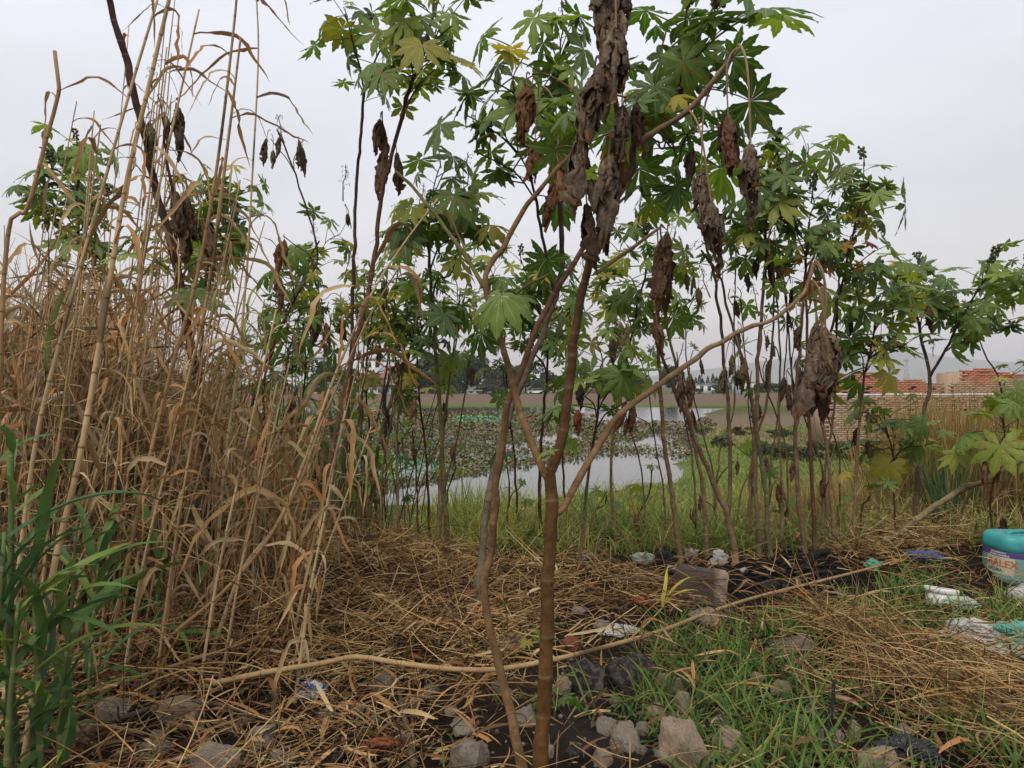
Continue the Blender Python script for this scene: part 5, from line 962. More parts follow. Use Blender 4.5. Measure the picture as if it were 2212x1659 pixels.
# ------------------------------------------------------------------ dry bed filling (uncountable)
def reed_bed():
    mb = MB(); n = 4300
    x = rng.uniform(-420, 680, n); d = rng.uniform(4.0, 7.2, n) + np.interp(x, [100, 300], [0, .5]); keep = rng.random(n) < np.interp(x, [200, 350, 470, 680], [1, .75, .35, .15]); x, d = x[keep], d[keep]; n = len(x)
    X = (x - CX) / F * d; z = height(X, d) - 0.05
    hgt = (0.7 + 1.9 * rng.random(n) ** 1.3) * np.interp(x, [0, 330, 430, 560, 680], [1, .95, .75, .55, .4])
    pts = curves(np.stack([X, d, z], -1), rng.normal(0.15, 0.9, n), rng.uniform(1.25, 1.6, n), rng.normal(0.08, 0.28, n), hgt, 6)
    rods(mb, pts, np.linspace(1, 0.35, 6)[None] * rng.uniform(.003, .007, n)[:, None], pick(STRAWC + [(0.50, 0.39, 0.23), (0.46, 0.37, 0.23), (0.36, 0.29, 0.19)], n, .25), 4)
    m = 6600; x = rng.uniform(-420, 640, m); x = np.where((x > 300) & (rng.random(m) < .6), x - 320, x); d = rng.uniform(4.0, 7.0, m) + np.interp(x, [100, 300], [0, .5]); X = (x - CX) / F * d; top = np.interp(x, [-60, 150, 350, 430, 520, 640], [2.15, 2.1, 1.9, 1.4, 1.0, .7]); z = height(X, d) + rng.uniform(0.0, 1, m) ** 0.9 * top * (0.65 + 0.7 * vnoise(X * 1.6, d * 1.6, 15))
    pts = curves(np.stack([X, d, z], -1), rng.uniform(0, 6.28, m), np.where(rng.random(m) < .6, rng.uniform(-1.5, -.9, m), rng.uniform(-.6, 1.2, m)), rng.uniform(-.2, .8, m), rng.uniform(.25, .8, m), 7, rng.normal(0, .6, m))
    wd = np.interp(np.linspace(0, 1, 7), [0, .3, .7, 1], [.6, 1, .8, .05])[None] * (.008 + .03 * rng.random(m) ** 1.6)[:, None]
    ribbons(mb, pts, wd, pick(STRAWC + [(0.40, 0.33, 0.22), (0.33, 0.26, 0.17), (0.44, 0.35, 0.23), (0.13, 0.17, 0.055)] + [(0.40, 0.20, 0.075), (0.30, 0.16, 0.07), (0.24, 0.15, 0.08)], m, .25), rng.uniform(-1.5, 1.5, (m, 1)) + np.cumsum(rng.normal(0, .3, (m, 7)), 1), fold=.3)
    # thin straggling stalks
    q = 2400; x = rng.uniform(-420, 520, q); d = rng.uniform(3.7, 6.8, q); X = (x - CX) / F * d; z = height(X, d) + rng.uniform(0, 1.9, q) * np.interp(x, [350, 520], [1, .5])
    pts = curves(np.stack([X, d, z], -1), rng.uniform(0, 6.28, q), rng.uniform(-.9, 1.4, q), rng.normal(0, .8, q), rng.uniform(.2, .8, q), 5)
    rods(mb, pts, np.full((q, 5), .0016) * rng.uniform(.7, 1.6, (q, 1)), pick(STRAWC, q, .2), 3)
    tag(mb.build('dry_reed_bed', M_STRAW), 'dense tangle of dry tan reed blades filling the cane bed', 'dry reeds', kind='stuff')
reed_bed()

# ------------------------------------------------------------------ rubble
def mat_rock(name, c1, c2, soot=0.0):
    m, N, L, bs, out = material(name)
    f = noise_fac(N, L, 7, 8, .35, .68, rough=.7); c = mixc(N, L, c1, c2, f)
    g = noise_fac(N, L, 26, 4, .60, .74, (0, .55)); c = mixc(N, L, c, tuple(v * .3 for v in c2), g)
    if soot:
        h = noise_fac(N, L, 4, 5, .40, .55, (0, soot)); c = mixc(N, L, c, (.02, .018, .017), h)
    L.new(c, bs.inputs['Base Color']); bs.inputs['Roughness'].default_value = .95; bs.inputs['Specular IOR Level'].default_value = .15
    bump(N, L, bs, noise_fac(N, L, 7, 9, .2, .8, rough=.75), .7, .05); return m
M_ROCK = [mat_rock('grey_stone', (.38, .325, .265), (.22, .18, .14)), mat_rock('tan_stone', (.43, .34, .25), (.26, .20, .14)), mat_rock('red_stone', (.30, .105, .06), (.17, .065, .045)), mat_rock('sooty_stone', (.16, .14, .125), (.07, .06, .055), .8), mat_rock('brown_brick', (.27, .155, .105), (.16, .095, .07))]
def rock_mesh(seed, mat, blocky=.3, sub=3):
    r = random.Random(seed); bm = bmesh.new()
    for _ in range(18):
        v = Vector((r.gauss(0, 1), r.gauss(0, 1), r.gauss(0, 1))).normalized(); q = max(abs(v.x), abs(v.y), abs(v.z)); v = v.lerp(v / q, blocky); bm.verts.new(v * r.uniform(.8, 1.05))
    g = bmesh.ops.convex_hull(bm, input=bm.verts); bmesh.ops.delete(bm, geom=[v for v in bm.verts if not v.link_faces], context='VERTS')
    bmesh.ops.bevel(bm, geom=bm.edges[:], offset=.04, segments=1, affect='EDGES', clamp_overlap=True)
    bmesh.ops.triangulate(bm, faces=bm.faces[:]); bmesh.ops.subdivide_edges(bm, edges=bm.edges[:], cuts=3 if sub > 2 else 1, use_grid_fill=True)
    o = Vector((seed * 3.1, seed * 1.7, 0))
    for v in bm.verts:
        n = v.co.normalized(); v.co += n * (.14 * (mnoise.noise(v.co * 1.8 + o)) + .10 * mnoise.noise(v.co * 4 + o) + .06 * mnoise.noise(v.co * 9 + o) + .03 * mnoise.noise(v.co * 20 + o))
    me = bpy.data.meshes.new('rock'); bm.to_mesh(me); bm.free(); me.materials.append(mat)
    for p in me.polygons: p.use_smooth = True
    me.set_sharp_from_angle(angle=R(75))
    return me
ROCKS = {k: [rock_mesh(k * 20 + i, M_ROCK[k], .22 if k not in (4,) else .8) for i in range(4)] for k in range(5)}
def rock(px, py, wpx, hpx, kind, label, group='rubble stones', name='stone', sink=.32):
    """px,py = where its foot meets the ground"""
    g = G(px, py); w_ = wpx / F * g.y / 2; h_ = hpx / F * g.y / 2 * 1.25
    o = link(name, random.choice(ROCKS[kind])); o.location = (g.x, g.y + w_ * .5, g.z + h_ * (1 - 2 * sink)); o.scale = (w_, w_ * random.uniform(.7, 1), h_); o.rotation_euler = (random.gauss(0, .15), random.gauss(0, .15), random.uniform(0, 6.28) if kind != 4 else random.uniform(-.4, .4))
    ROCKPOS.append((g.x, g.y + w_ * .5, w_)); return tag(o, label, 'rock' if kind != 4 else 'brick', group)
for q in ((1235, 1418, 62, 44, 2, 'rust red rock resting behind the fallen cane', None), (1415, 1405, 55, 36, 4, 'weathered brown brick lump beside the fallen cane', None), (1480, 1665, 130, 130, 1, 'large pale tan boulder at the bottom of the rubble', None),
          (1915, 1690, 110, 80, 1, 'pale pinkish boulder beside the black rag', None), (1010, 1665, 120, 80, 0, 'big grey stone under the small flat slab', None), (1000, 1590, 75, 32, 0, 'flat grey slab lying on the big stone', None), (460, 1690, 150, 90, 0, 'large light grey rock half covered with straw', None),
          (375, 1580, 130, 75, 1, 'tan rock below the snapped canes', None), (825, 1500, 68, 52, 0, 'rounded grey stone beside the fallen cane', None), (1265, 1510, 130, 80, 3, 'broad soot-blackened boulder under the fallen cane', None), (1370, 1490, 120, 75, 3, 'second soot-blackened boulder streaked with ash', None),
          (1590, 1660, 110, 85, 1, 'brown tan rock leaning on the large boulder', None), (1535, 1352, 95, 34, 0, 'low grey stone beneath a dark stick', None)):
    rock(*q[:6])
_extra = [(random.uniform(1180, 1900), random.uniform(1480, 1655), random.uniform(18, 44), random.uniform(14, 30), random.choice([0, 1, 1, 3])) for _ in range(20)] + [(random.uniform(80, 1150), random.uniform(1500, 1655), random.uniform(20, 55), random.uniform(16, 36), random.choice([0, 0, 1])) for _ in range(12)]
for q in _extra + list(((1140, 1570, 60, 48, 0), (1220, 1500, 45, 45, 1), (1250, 1470, 45, 38, 0), (1430, 1490, 42, 40, 1), (1465, 1500, 40, 34, 1), (1475, 1545, 45, 60, 1), (1355, 1625, 85, 65, 0), (1310, 1590, 60, 40, 0), (1420, 1560, 50, 38, 1), (1250, 1330, 40, 20, 0), (1180, 1345, 50, 25, 0), (1010, 1325, 45, 35, 1), (975, 1350, 50, 30, 0), (1300, 1360, 50, 26, 0), (1110, 1400, 60, 35, 0), (1060, 1420, 45, 28, 0), (1730, 1470, 40, 24, 0), (1640, 1480, 38, 22, 1), (1690, 1510, 48, 30, 0), (1800, 1610, 70, 40, 0), (1850, 1600, 50, 38, 1), (1730, 1560, 40, 22, 0), (240, 1560, 95, 60, 0), (160, 1600, 70, 45, 0), (330, 1640, 80, 45, 0), (560, 1610, 70, 40, 0), (610, 1660, 80, 45, 0), (720, 1660, 60, 40, 3), (880, 1600, 40, 26, 0), (930, 1500, 45, 24, 0), (700, 1560, 50, 26, 1), (770, 1540, 40, 22, 0), (1075, 1500, 40, 28, 0), (1180, 1640, 45, 35, 0), (1240, 1650, 55, 40, 3), (1300, 1660, 60, 40, 1), (1430, 1640, 40, 30, 0), (650, 1400, 40, 20, 0), (980, 1200, 50, 26, 0), (1270, 1210, 60, 18, 0), (1960, 1590, 45, 26, 0), (500, 1590, 55, 35, 3), (420, 1620, 60, 35, 3), (1445, 1430, 35, 24, 1), (1395, 1450, 30, 22, 3), (1330, 1530, 30, 24, 1), (1390, 1590, 40, 34, 0), (1520, 1590, 30, 24, 1), (1560, 1570, 42, 26, 0))):
    rock(*q, {0: 'small grey stone scattered in the rubble and straw', 1: 'small tan stone scattered in the rubble', 3: 'small sooty stone in the rubble'}[q[4]], {0: 'small grey rubble stones', 1: 'small tan rubble stones', 3: 'small sooty rubble stones'}[q[4]])
# ------------------------------------------------------------------ straw, grass
def scatter(n, x0, x1, y0, y1):
    return rng.uniform(x0, x1, n), rng.uniform(y0, y1, n)
ROCKPOS += [(3.97, 5.85, .40), (3.8, 5.35, .28), (3.0, 5.1, .2), (2.85, 4.35, .2)]
S_DENSE = [(330, 1190), (640, 1180), (900, 1186), (1000, 1205), (1180, 1222), (1230, 1290), (1150, 1400), (1100, 1470), (1080, 1560), (960, 1640), (900, 2100), (-700, 2100), (-700, 1300), (200, 1260)]
S_MED = [(1150, 1215), (1330, 1220), (1480, 1238), (1560, 1262), (1500, 1310), (1400, 1335), (1160, 1330)]
S_MOUND = [(1800, 1195), (1880, 1165), (2000, 1150), (2150, 1150), (2140, 1195), (1990, 1215), (1900, 1245), (1800, 1225)]
S_SWATH = [(1640, 1290), (1760, 1300), (1900, 1360), (2050, 1440), (2500, 1560), (2500, 1800), (2050, 1640), (1950, 1520), (1860, 1440), (1700, 1350)]
S_RIGHT = [(1540, 1262), (1800, 1245), (1990, 1215), (2120, 1200), (2900, 1240), (2900, 1500), (1900, 1340), (1640, 1310)]
R_BARE = [(1190, 1450), (1440, 1380), (1520, 1480), (1480, 1560), (1700, 1600), (1700, 1760), (1180, 1760)]
def straw():
    mb = MB(); n = 140000
    y = rng.uniform(2.0, 7.4, n); x = rng.uniform(-1, 1, n) * y * 1.03
    z = height(x, y); px, py = proj(x, y, z)
    dens = np.full(n, 0.10)
    dens[inpoly(px, py, S_DENSE)] = 0.95; dens[inpoly(px, py, S_MED)] = 0.75; dens[inpoly(px, py, S_MOUND)] = 0.9; dens[inpoly(px, py, S_RIGHT)] = 0.5; dens[inpoly(px, py, S_SWATH)] = 0.35; dens[inpoly(px, py, R_BARE)] = 0.10
    dens = dens * (0.25 + 0.75 * sstep(0.32, 0.5, fbm(x * 1.7, y * 1.7, 77)))
    dens *= np.where(py > 1500, 0.6, 1) * np.where((px < 560) & (py > 1480), 0.5, 1)
    dens *= np.where(polydist(x, y, BURN) > -0.05, 0.07, 1)
    for rx, ry, rr in ROCKPOS: dens = dens * np.where((x - rx) ** 2 + (y - ry) ** 2 < (rr * 1.15) ** 2, .12, 1)
    keep = rng.random(n) < dens * 0.36; x, y, z = x[keep], y[keep], z[keep]; n = len(x)
    big = rng.random(n) ** 2
    pts = curves(np.stack([x, y, z + rng.uniform(0.0, 1, n) ** 1.5 * (0.10 + .22 * sstep(.45, .7, fbm(x * 1.1, y * 1.1, 33))) + 0.004], -1), rng.uniform(0, 6.28, n), rng.normal(0.10, .33, n), rng.normal(0.3, .45, n), .09 + .45 * big, 5, rng.normal(0, .5, n))
    pts[:, :, 2] = np.maximum(pts[:, :, 2], height(pts[:, :, 0].ravel(), pts[:, :, 1].ravel()).reshape(n, 5) + .003)
    rods(mb, pts, np.linspace(1, .6, 5)[None] * (.0014 + .0038 * rng.random(n) ** 1.5)[:, None], pick([(0.42, 0.275, 0.12), (0.35, 0.21, 0.088), (0.46, 0.32, 0.15), (0.27, 0.15, 0.065), (0.17, 0.09, 0.042), (0.55, 0.40, 0.20), (0.10, 0.055, 0.028), (0.06, 0.036, 0.02)], n, .25), 3)
    print('straw', n)
    tag(mb.build('straw', M_STRAW), 'loose layer of dry straw stalks covering the bank', 'straw', kind='stuff')
    # flattened leaf shreds
    mb = MB(); m = 9800; y = rng.uniform(2.1, 6.9, m); x = rng.uniform(-1, 1, m) * y * 1.0; z = height(x, y); px, py = proj(x, y, z)
    k = (inpoly(px, py, S_DENSE) & (rng.random(m) < .8)) | (rng.random(m) < .22); x, y, z = x[k], y[k], z[k]; m = len(x)
    pts = curves(np.stack([x, y, z + rng.uniform(.01, .14, m)], -1), rng.uniform(0, 6.28, m), rng.normal(.1, .3, m), rng.normal(.5, .5, m), rng.uniform(.06, .30, m), 6, rng.normal(0, .7, m))
    ribbons(mb, pts, np.interp(np.linspace(0, 1, 6), [0, .3, .7, 1], [.4, 1, .8, .05])[None] * (.005 + .020 * rng.random(m) ** 2)[:, None], pick(STRAWC + [(0.33, 0.165, 0.07), (0.25, 0.13, 0.06), (0.15, 0.085, 0.045), (0.11, 0.07, 0.04)], m, .25), rng.normal(0, .8, (m, 1)) + np.cumsum(rng.normal(0, .25, (m, 6)), 1), fold=.3)
    tag(mb.build('dry_leaf_litter', M_STRAW), 'torn dry leaf shreds lying in the straw', 'leaf litter', kind='stuff')
    # the combed swath running down to the corner
    mb = MB(); m = 1150; t = rng.random(m) ** .55; c0 = np.array(P(1690, 1300, 5.1))[:2]; c1 = np.array(P(1880, 1430, 4.1))[:2]; c2 = np.array(P(2280, 1640, 3.05))[:2]
    ctr = ((1 - t) ** 2)[:, None] * c0 + (2 * t * (1 - t))[:, None] * c1 + (t ** 2)[:, None] * c2
    ctr = ctr + rng.normal(0, 1, (m, 2)) * (0.08 + 0.19 * t)[:, None]; dirv = 2 * (1 - t)[:, None] * (c1 - c0) + 2 * t[:, None] * (c2 - c1); az = np.arctan2(dirv[:, 1], dirv[:, 0])
    z = height(ctr[:, 0], ctr[:, 1]) + rng.uniform(.02, .26, m) * (0.5 + .7 * t)
    pts = curves(np.c_[ctr, z], az + rng.normal(0, .6, m) + np.where(rng.random(m) < .3, np.pi, 0), rng.normal(.1, .3, m), rng.normal(.4, .45, m), rng.uniform(.15, .65, m), 6, rng.normal(0, .3, m))
    rods(mb, pts, np.linspace(1, .5, 6)[None] * rng.uniform(.0016, .0036, m)[:, None], pick([(0.46, 0.32, 0.14), (0.38, 0.23, 0.095), (0.28, 0.155, 0.065), (0.15, 0.085, 0.045), (0.10, 0.06, 0.035), (0.52, 0.38, 0.18)], m, .25), 3)
    tag(mb.build('straw_swath', M_STRAW), 'combed sheaf of long straw sweeping down through green grass', 'straw', kind='stuff')
straw()
G_NEAR = [(1440, 1345), (1560, 1335), (1760, 1330), (1830, 1270), (1950, 1215), (2130, 1200), (2900, 1200), (2900, 2100), (1500, 2100), (1440, 1640), (1350, 1560), (1330, 1480), (1420, 1420)]
GPAL = [(0.085, 0.165, 0.035), (0.115, 0.19, 0.042), (0.06, 0.13, 0.035), (0.15, 0.21, 0.055), (0.10, 0.165, 0.05)]
def blades(mb, x, y, z, L0, L1, w0, w1, pal, e=(0.6, 1.5), k=(0.2, 1.6), K=5, jit=.25, tip=None, az=None):
    n = len(x)
    pts = curves(np.stack([x, y, z], -1), rng.uniform(0, 6.28, n) if az is None else az, rng.uniform(*e, n), rng.uniform(*k, n), rng.uniform(L0, L1, n), K, rng.normal(0, .3, n))
    wd = np.interp(np.linspace(0, 1, K), [0, .35, .75, 1], [.6, 1, .65, .03])[None] * rng.uniform(w0, w1, n)[:, None]; c = pick(pal, n, jit)
    ribbons(mb, pts, wd, c, rng.normal(0, .4, n), tipcol=c * np.array([1.25, 1.05, .8]) if tip is None else pick(tip, n))
def grass():
    # sprawling turf among the rubble
    mb = MB(); n = 84000; y = rng.uniform(2.0, 6.6, n); x = rng.uniform(-1, 1, n) * y * 1.03; z = height(x, y); px, py = proj(x, y, z)
    d = np.where(inpoly(px, py, G_NEAR), 1.0, .025); d *= np.where(inpoly(px, py, S_SWATH), .85, 1) * np.where(polydist(x, y, BURN) > -.1, 0, 1)
    d = d * (0.05 + .46 * sstep(.44, .58, fbm(x * 2.4, y * 2.4, 91)))
    k = rng.random(n) < d; x, y, z = x[k], y[k], z[k]
    m = 5; X = np.repeat(x, 1); n = len(x); print('turf', n)
    for rx, ry, rr in ROCKPOS: kk = (x - rx) ** 2 + (y - ry) ** 2 > (rr * .9) ** 2; x, y, z = x[kk], y[kk], z[kk]
    n = len(x); blades(mb, x, y, z, .08, .32, .006, .0145, GPAL, (0.15, 1.4), (0.1, 1.5), 5)
    q = rng.random(n) < .16; blades(mb, x[q], y[q], z[q], .10, .30, .003, .006, [(0.34, 0.27, 0.12), (0.26, 0.22, 0.09), (0.42, 0.32, 0.16)], (0.1, 1.4), (0, 1.2), 5)
    # runners with paired leaves
    tag(mb.build('grass', M_GRASS), 'sprawling green grass growing through rubble and straw', 'grass', kind='stuff')
    # tall grass on the slope to the water
    mb = MB(); n = 115000; y = 6.5 + 12.5 * rng.random(n) ** 1.15; x = rng.uniform(-.95, 1.0, n) * y; ok = (pond_sd(x, y) < .15); x, y = x[ok], y[ok]; z = height(x, y)
    clump = fbm(x * 1.1, y * 1.1, 101); g = sstep(.36, .58, clump); left = sstep(-1.2, -2.6, x); k = rng.random(len(x)) < (.07 + .55 * g) * (1 - .6 * left); x, y, z, clump = x[k], y[k], z[k], clump[k]; n = len(x)
    gap = np.exp(-((x + .155 * y) / (.05 * y)) ** 2); tall = (.14 + .44 * sstep(.42, .62, clump)) * (1 + .4 * sstep(7, 9, y)) * (1 - .6 * gap)
    hue = fbm(x * .35 + 7, y * .35, 111); col = np.where((hue > .49)[:, None], pick([(0.34, 0.41, 0.075), (0.40, 0.42, 0.11), (0.28, 0.39, 0.07)], n, .25), pick([(0.15, 0.26, 0.05), (0.20, 0.31, 0.06), (0.11, 0.21, 0.045)], n, .25))
    dry = rng.random(n) < np.where(x > 2.2, .5, .3); col[dry] = pick([(0.36, 0.28, 0.13), (0.29, 0.21, 0.095), (0.23, 0.16, 0.075)], int(dry.sum()), .25)
    pts = curves(np.stack([x, y, z], -1), rng.uniform(0, 6.28, n), rng.uniform(.8, 1.5, n), rng.uniform(.3, 2.0, n), tall * rng.uniform(.3, 1.15, n), 5, rng.normal(0, .3, n))
    wd = np.interp(np.linspace(0, 1, 5), [0, .35, .75, 1], [.6, 1, .65, .03])[None] * (rng.uniform(.006, .012, n) * np.where(y > 11, 1.4, 1))[:, None]
    ribbons(mb, pts, wd, col, rng.normal(0, .4, n), tipcol=col * np.array([1.25, 1.08, .85])); print('bank', n)
    tag(mb.build('bank_grass', M_GRASS), 'tall yellow-green grass on the slope down to the pond', 'grass', kind='stuff')
    # lawn on the low ground beyond
    mb = MB(); n = 48000; y = 15 + 35 * rng.random(n) ** 1.3; x = rng.uniform(4, 20, n) * (y / 24); ok = (pond_sd(x, y) < -.1) & (np.abs(x) < y * .95); x, y = x[ok], y[ok]; n = len(x); z = height(x, y)
    col = pick([(0.19, 0.27, 0.06), (0.23, 0.29, 0.075), (0.16, 0.24, 0.055)], n, .2); br = (fbm(x * .25, y * .25, 121) > .56); col[br] = pick([(0.32, 0.27, 0.12), (0.26, 0.24, 0.10)], int(br.sum()), .2)
    pts = curves(np.stack([x, y, z], -1), rng.uniform(0, 6.28, n), rng.uniform(.9, 1.5, n), rng.uniform(.2, 1.2, n), rng.uniform(.06, .18, n) * (1 + (y - 15) / 60), 3)
    ribbons(mb, pts, np.array([[1, .8, .05]]) * (rng.uniform(.015, .035, n) * (y / 22))[:, None], col)
    tag(mb.build('lawn_grass', M_GRASS), 'short green turf on the flat between pond and bricks', 'grass', kind='stuff')
grass()
# ------------------------------------------------------------------ reeds before the brick stacks, in separate clumps
def reed_clump(px, d, n, h0, h1, pal, label, group, spread=.35, wid=(.008, .018)):
    x0 = (px - CX) / F * d; z0 = hz(x0, d); mb = MB()
    x = rng.normal(0, spread, n); y = rng.normal(0, spread * .7, n); z = height(x + x0, y + d) - z0 - .02
    pts = curves(np.stack([x, y, z], -1), rng.uniform(0, 6.28, n), rng.uniform(1.2, 1.55, n), rng.uniform(-.1, .75, n) * (rng.random(n) < .8), rng.uniform(h0, h1, n), 7, rng.normal(0, .2, n))
    wd = np.interp(np.linspace(0, 1, 7), [0, .5, .8, 1], [1, .9, .6, .03])[None] * rng.uniform(*wid, n)[:, None]; c = pick(pal, n, .25)
    ribbons(mb, pts, wd, c, rng.normal(0, .6, n), tipcol=c * np.array([1.3, 1.0, .7]), fold=.3)
    m = n; x = rng.normal(0, spread * 1.2, m); y = rng.normal(0, spread, m); z = height(x + x0, y + d) - z0
    pts = curves(np.stack([x, y, z + rng.uniform(0, .5, m) * h0], -1), rng.uniform(0, 6.28, m), rng.uniform(-.4, 1.2, m), rng.uniform(.3, 2.2, m), rng.uniform(.2, .7, m), 5, rng.normal(0, .5, m))
    ribbons(mb, pts, np.array([[.6, 1, .9, .6, .05]]) * rng.uniform(.006, .016, m)[:, None], pick([(0.33, 0.22, 0.11), (0.26, 0.165, 0.085), (0.20, 0.13, 0.07)], m, .25), rng.normal(0, .8, m))
    tag(mb.build('reed_clump', M_GRASS, loc=(x0, d, z0)), label, 'reeds', group)
RP = [(0.26, 0.20, 0.075), (0.20, 0.19, 0.06), (0.30, 0.19, 0.085), (0.13, 0.16, 0.045), (0.33, 0.24, 0.11)]
for i in range(32):
    reed_clump(random.uniform(1960, 2420), random.uniform(9.0, 13.5), 130, 1.2, 2.35, RP, 'tall clump of tan and green reeds before the brick stacks', 'reed clumps before the bricks', .4)
for px, d in ((2040, 7.6), (2052, 7.5)): reed_clump(px, d, 22, .8, 1.3, [(0.05, 0.11, 0.05), (0.06, 0.13, 0.05)], 'tuft of dark green sword-like blades by the leaning trunk', 'green tufts', .05, (.014, .024))
for i in range(10):
    reed_clump(random.uniform(1600, 1960), random.uniform(8.0, 11), 70, .4, .95, RP, 'low mixed tuft of drying grass on the bank', 'low tufts on the bank', .3, (.006, .013))
for i in range(12):
    reed_clump(random.uniform(520, 770), random.uniform(7.6, 10.5), 90, .5, 1.3, [(0.10, 0.15, 0.05), (0.13, 0.18, 0.07), (0.24, 0.19, 0.09), (0.08, 0.12, 0.04)], 'grey-green grass tuft in the scrub beside the pond', 'tufts in the scrub', .35, (.007, .015))
for px, d, n in ((975, 10.5, 160), (1030, 11.5, 120), (1010, 9.0, 110), (1330, 12, 120), (1390, 13, 120), (1290, 12.5, 90)):
    reed_clump(px, d, n, .45, .95, [(0.19, 0.30, 0.05), (0.26, 0.36, 0.07), (0.14, 0.24, 0.045)], 'fresh bright green grass clump at the water edge', 'green clumps at the water edge', .22, (.007, .014))
# loose gravel between
mb = MB(); n = 3200; y = rng.uniform(2.4, 5.2, n); x = rng.uniform(-1, 1, n) * y * .95; bm = bmesh.new(); bmesh.ops.create_icosphere(bm, subdivisions=1, radius=1); IV = np.array([v.co[:] for v in bm.verts]); IF = np.array([[v.index for v in f.verts] for f in bm.faces]); bm.free()
z = height(x, y); s = .003 + .014 * rng.random(n) ** 2; V = IV[None] * s[:, None, None] * rng.uniform(.6, 1.2, (n, 1, 3)) * rng.uniform(.8, 1.15, (n, len(IV), 1)) + np.stack([x, y, z + s * .3], -1)[:, None]
mb.add(V.reshape(-1, 3), (IF[None] + (np.arange(n) * len(IV))[:, None, None]).reshape(-1, 3), np.repeat(pick([(.16, .13, .105), (.10, .08, .065), (.22, .18, .14), (.14, .08, .055)], n, .3), len(IV), 0))
tag(mb.build('gravel', mat_col('gravel_stone', .95, .1, .4, 30)), 'small loose stones between the larger rocks', 'gravel', kind='stuff')

# scorched concrete block
def rbox(name, w_, d_, h_, mat, parent=None, seed=0, bev=.015, noise=.006, cuts=6):
    bm = bmesh.new(); bmesh.ops.create_cube(bm, size=1)
    for v in bm.verts: v.co = Vector((v.co.x * w_, v.co.y * d_, (v.co.z + .5) * h_))
    bmesh.ops.bevel(bm, geom=bm.edges[:], offset=bev, segments=2, affect='EDGES'); bmesh.ops.triangulate(bm, faces=bm.faces[:]); bmesh.ops.subdivide_edges(bm, edges=[e for e in bm.edges if e.calc_length() > .05], cuts=cuts, use_grid_fill=True)
    for v in bm.verts: v.co += Vector((mnoise.noise(v.co * 9 + Vector((seed, 0, 0))), mnoise.noise(v.co * 9 + Vector((0, seed, 5))), mnoise.noise(v.co * 9 + Vector((3, 0, seed))))) * noise * 2 + v.co.normalized() * mnoise.noise(v.co * 30) * noise
    me = bpy.data.meshes.new(name); bm.to_mesh(me); bm.free(); me.materials.append(mat)
    for p in me.polygons: p.use_smooth = True
    return link(name, me, parent)
m_, N_, L_, b_, _o = material('scorched_concrete')
c_ = mixc(N_, L_, (.42, .33, .26), (.29, .22, .17), noise_fac(N_, L_, 12, 6))
tcx = N_.new('ShaderNodeTexCoord'); sx = N_.new('ShaderNodeSeparateXYZ'); L_.new(tcx.outputs['Object'], sx.inputs[0]); mr = N_.new('ShaderNodeMapRange'); L_.new(sx.outputs[0], mr.inputs['Value']); mr.inputs['From Min'].default_value = .14; mr.inputs['From Max'].default_value = .08
c_ = mixc(N_, L_, c_, (.085, .063, .050), mr.outputs[0]); L_.new(c_, b_.inputs['Base Color']); b_.inputs['Roughness'].default_value = .95; bump(N_, L_, b_, noise_fac(N_, L_, 30, 7), .6, .02)
g = G(1520, 1308); blk = rbox('concrete_block', .36, .26, .25, m_, seed=4); blk.location = (g.x, g.y + .12, g.z - .03); blk.rotation_euler = (R(-6), R(4), R(-14)); tag(blk, 'square concrete block with one face blackened by fire', 'block')
# charred sticks and ash
M_CHAR = mat_plain('charcoal', (.012, .011, .011), .8, .3, .4, 40, bmp=(50, .6, .01)); M_WOOD = mat_plain('weathered_wood', (.13, .095, .07), .85, .2, .4, 20, bmp=(40, .5, .006))
def stick(label, pts, r_, mat, name='stick', group=None, cat='stick'):
    p = [Vector(q) for q in pts]; mb = MB(); c = spline([np.array(q) for q in p], .04) - np.array(p[0]); n = len(c); c = c + rng.normal(0, r_ * .25, c.shape); tube(mb, c, np.linspace(r_, r_ * .6, n) * rng.uniform(.85, 1.15, n), 7, (1, 1, 1), jitter=.12)
    return tag(mb.build(name, mat, loc=p[0], smooth=True), label, cat, group)
def on(px, py, up=.02): g = G(px, py); return (g.x, g.y, g.z + up)
for i in range(16):
    a = random.uniform(1590, 1760); b = random.uniform(1232, 1275); l = random.uniform(30, 90); s = random.uniform(-.25, .25); p0 = on(a, b, .02); p1 = on(a + l, b + l * s * .5, random.uniform(.02, .12))
    stick('charred black stick in the ash of the burnt patch', [p0, ((p0[0] + p1[0]) / 2, (p0[1] + p1[1]) / 2, (p0[2] + p1[2]) / 2 + .03), p1], random.uniform(.008, .022), M_CHAR, 'charred_stick', 'charred sticks')
for i in range(26):
    px, py = random.uniform(1590, 1790), random.uniform(1228, 1285)
    if i > 18: px, py = random.uniform(1320, 1480), random.uniform(1255, 1300)
    w_ = random.uniform(.02, .055); gq = on(px, py, w_ * .3); o = link('charcoal_lump', ROCKS[3][i % 3]); o.location = gq; o.scale = (w_, w_ * .8, w_ * .6); o.rotation_euler.z = random.uniform(0, 6); tag(o, 'black lump of charcoal in the ash', 'charcoal', 'charcoal lumps')
stick('charred stump end jutting from the burnt patch', [on(1740, 1245, 0), on(1752, 1238, .12), on(1790, 1232, .16)], .04, M_CHAR, 'charred_stump', cat='stump')
stick('grey wooden pole lying at the edge of the straw', [on(1340, 1262), on(1400, 1262, .03), on(1490, 1265)], .022, M_WOOD, cat='pole')
stick('dark bent stick lying over a low grey stone', [on(1440, 1345, .07), on(1510, 1335, .10), on(1600, 1345, .04)], .014, M_WOOD)
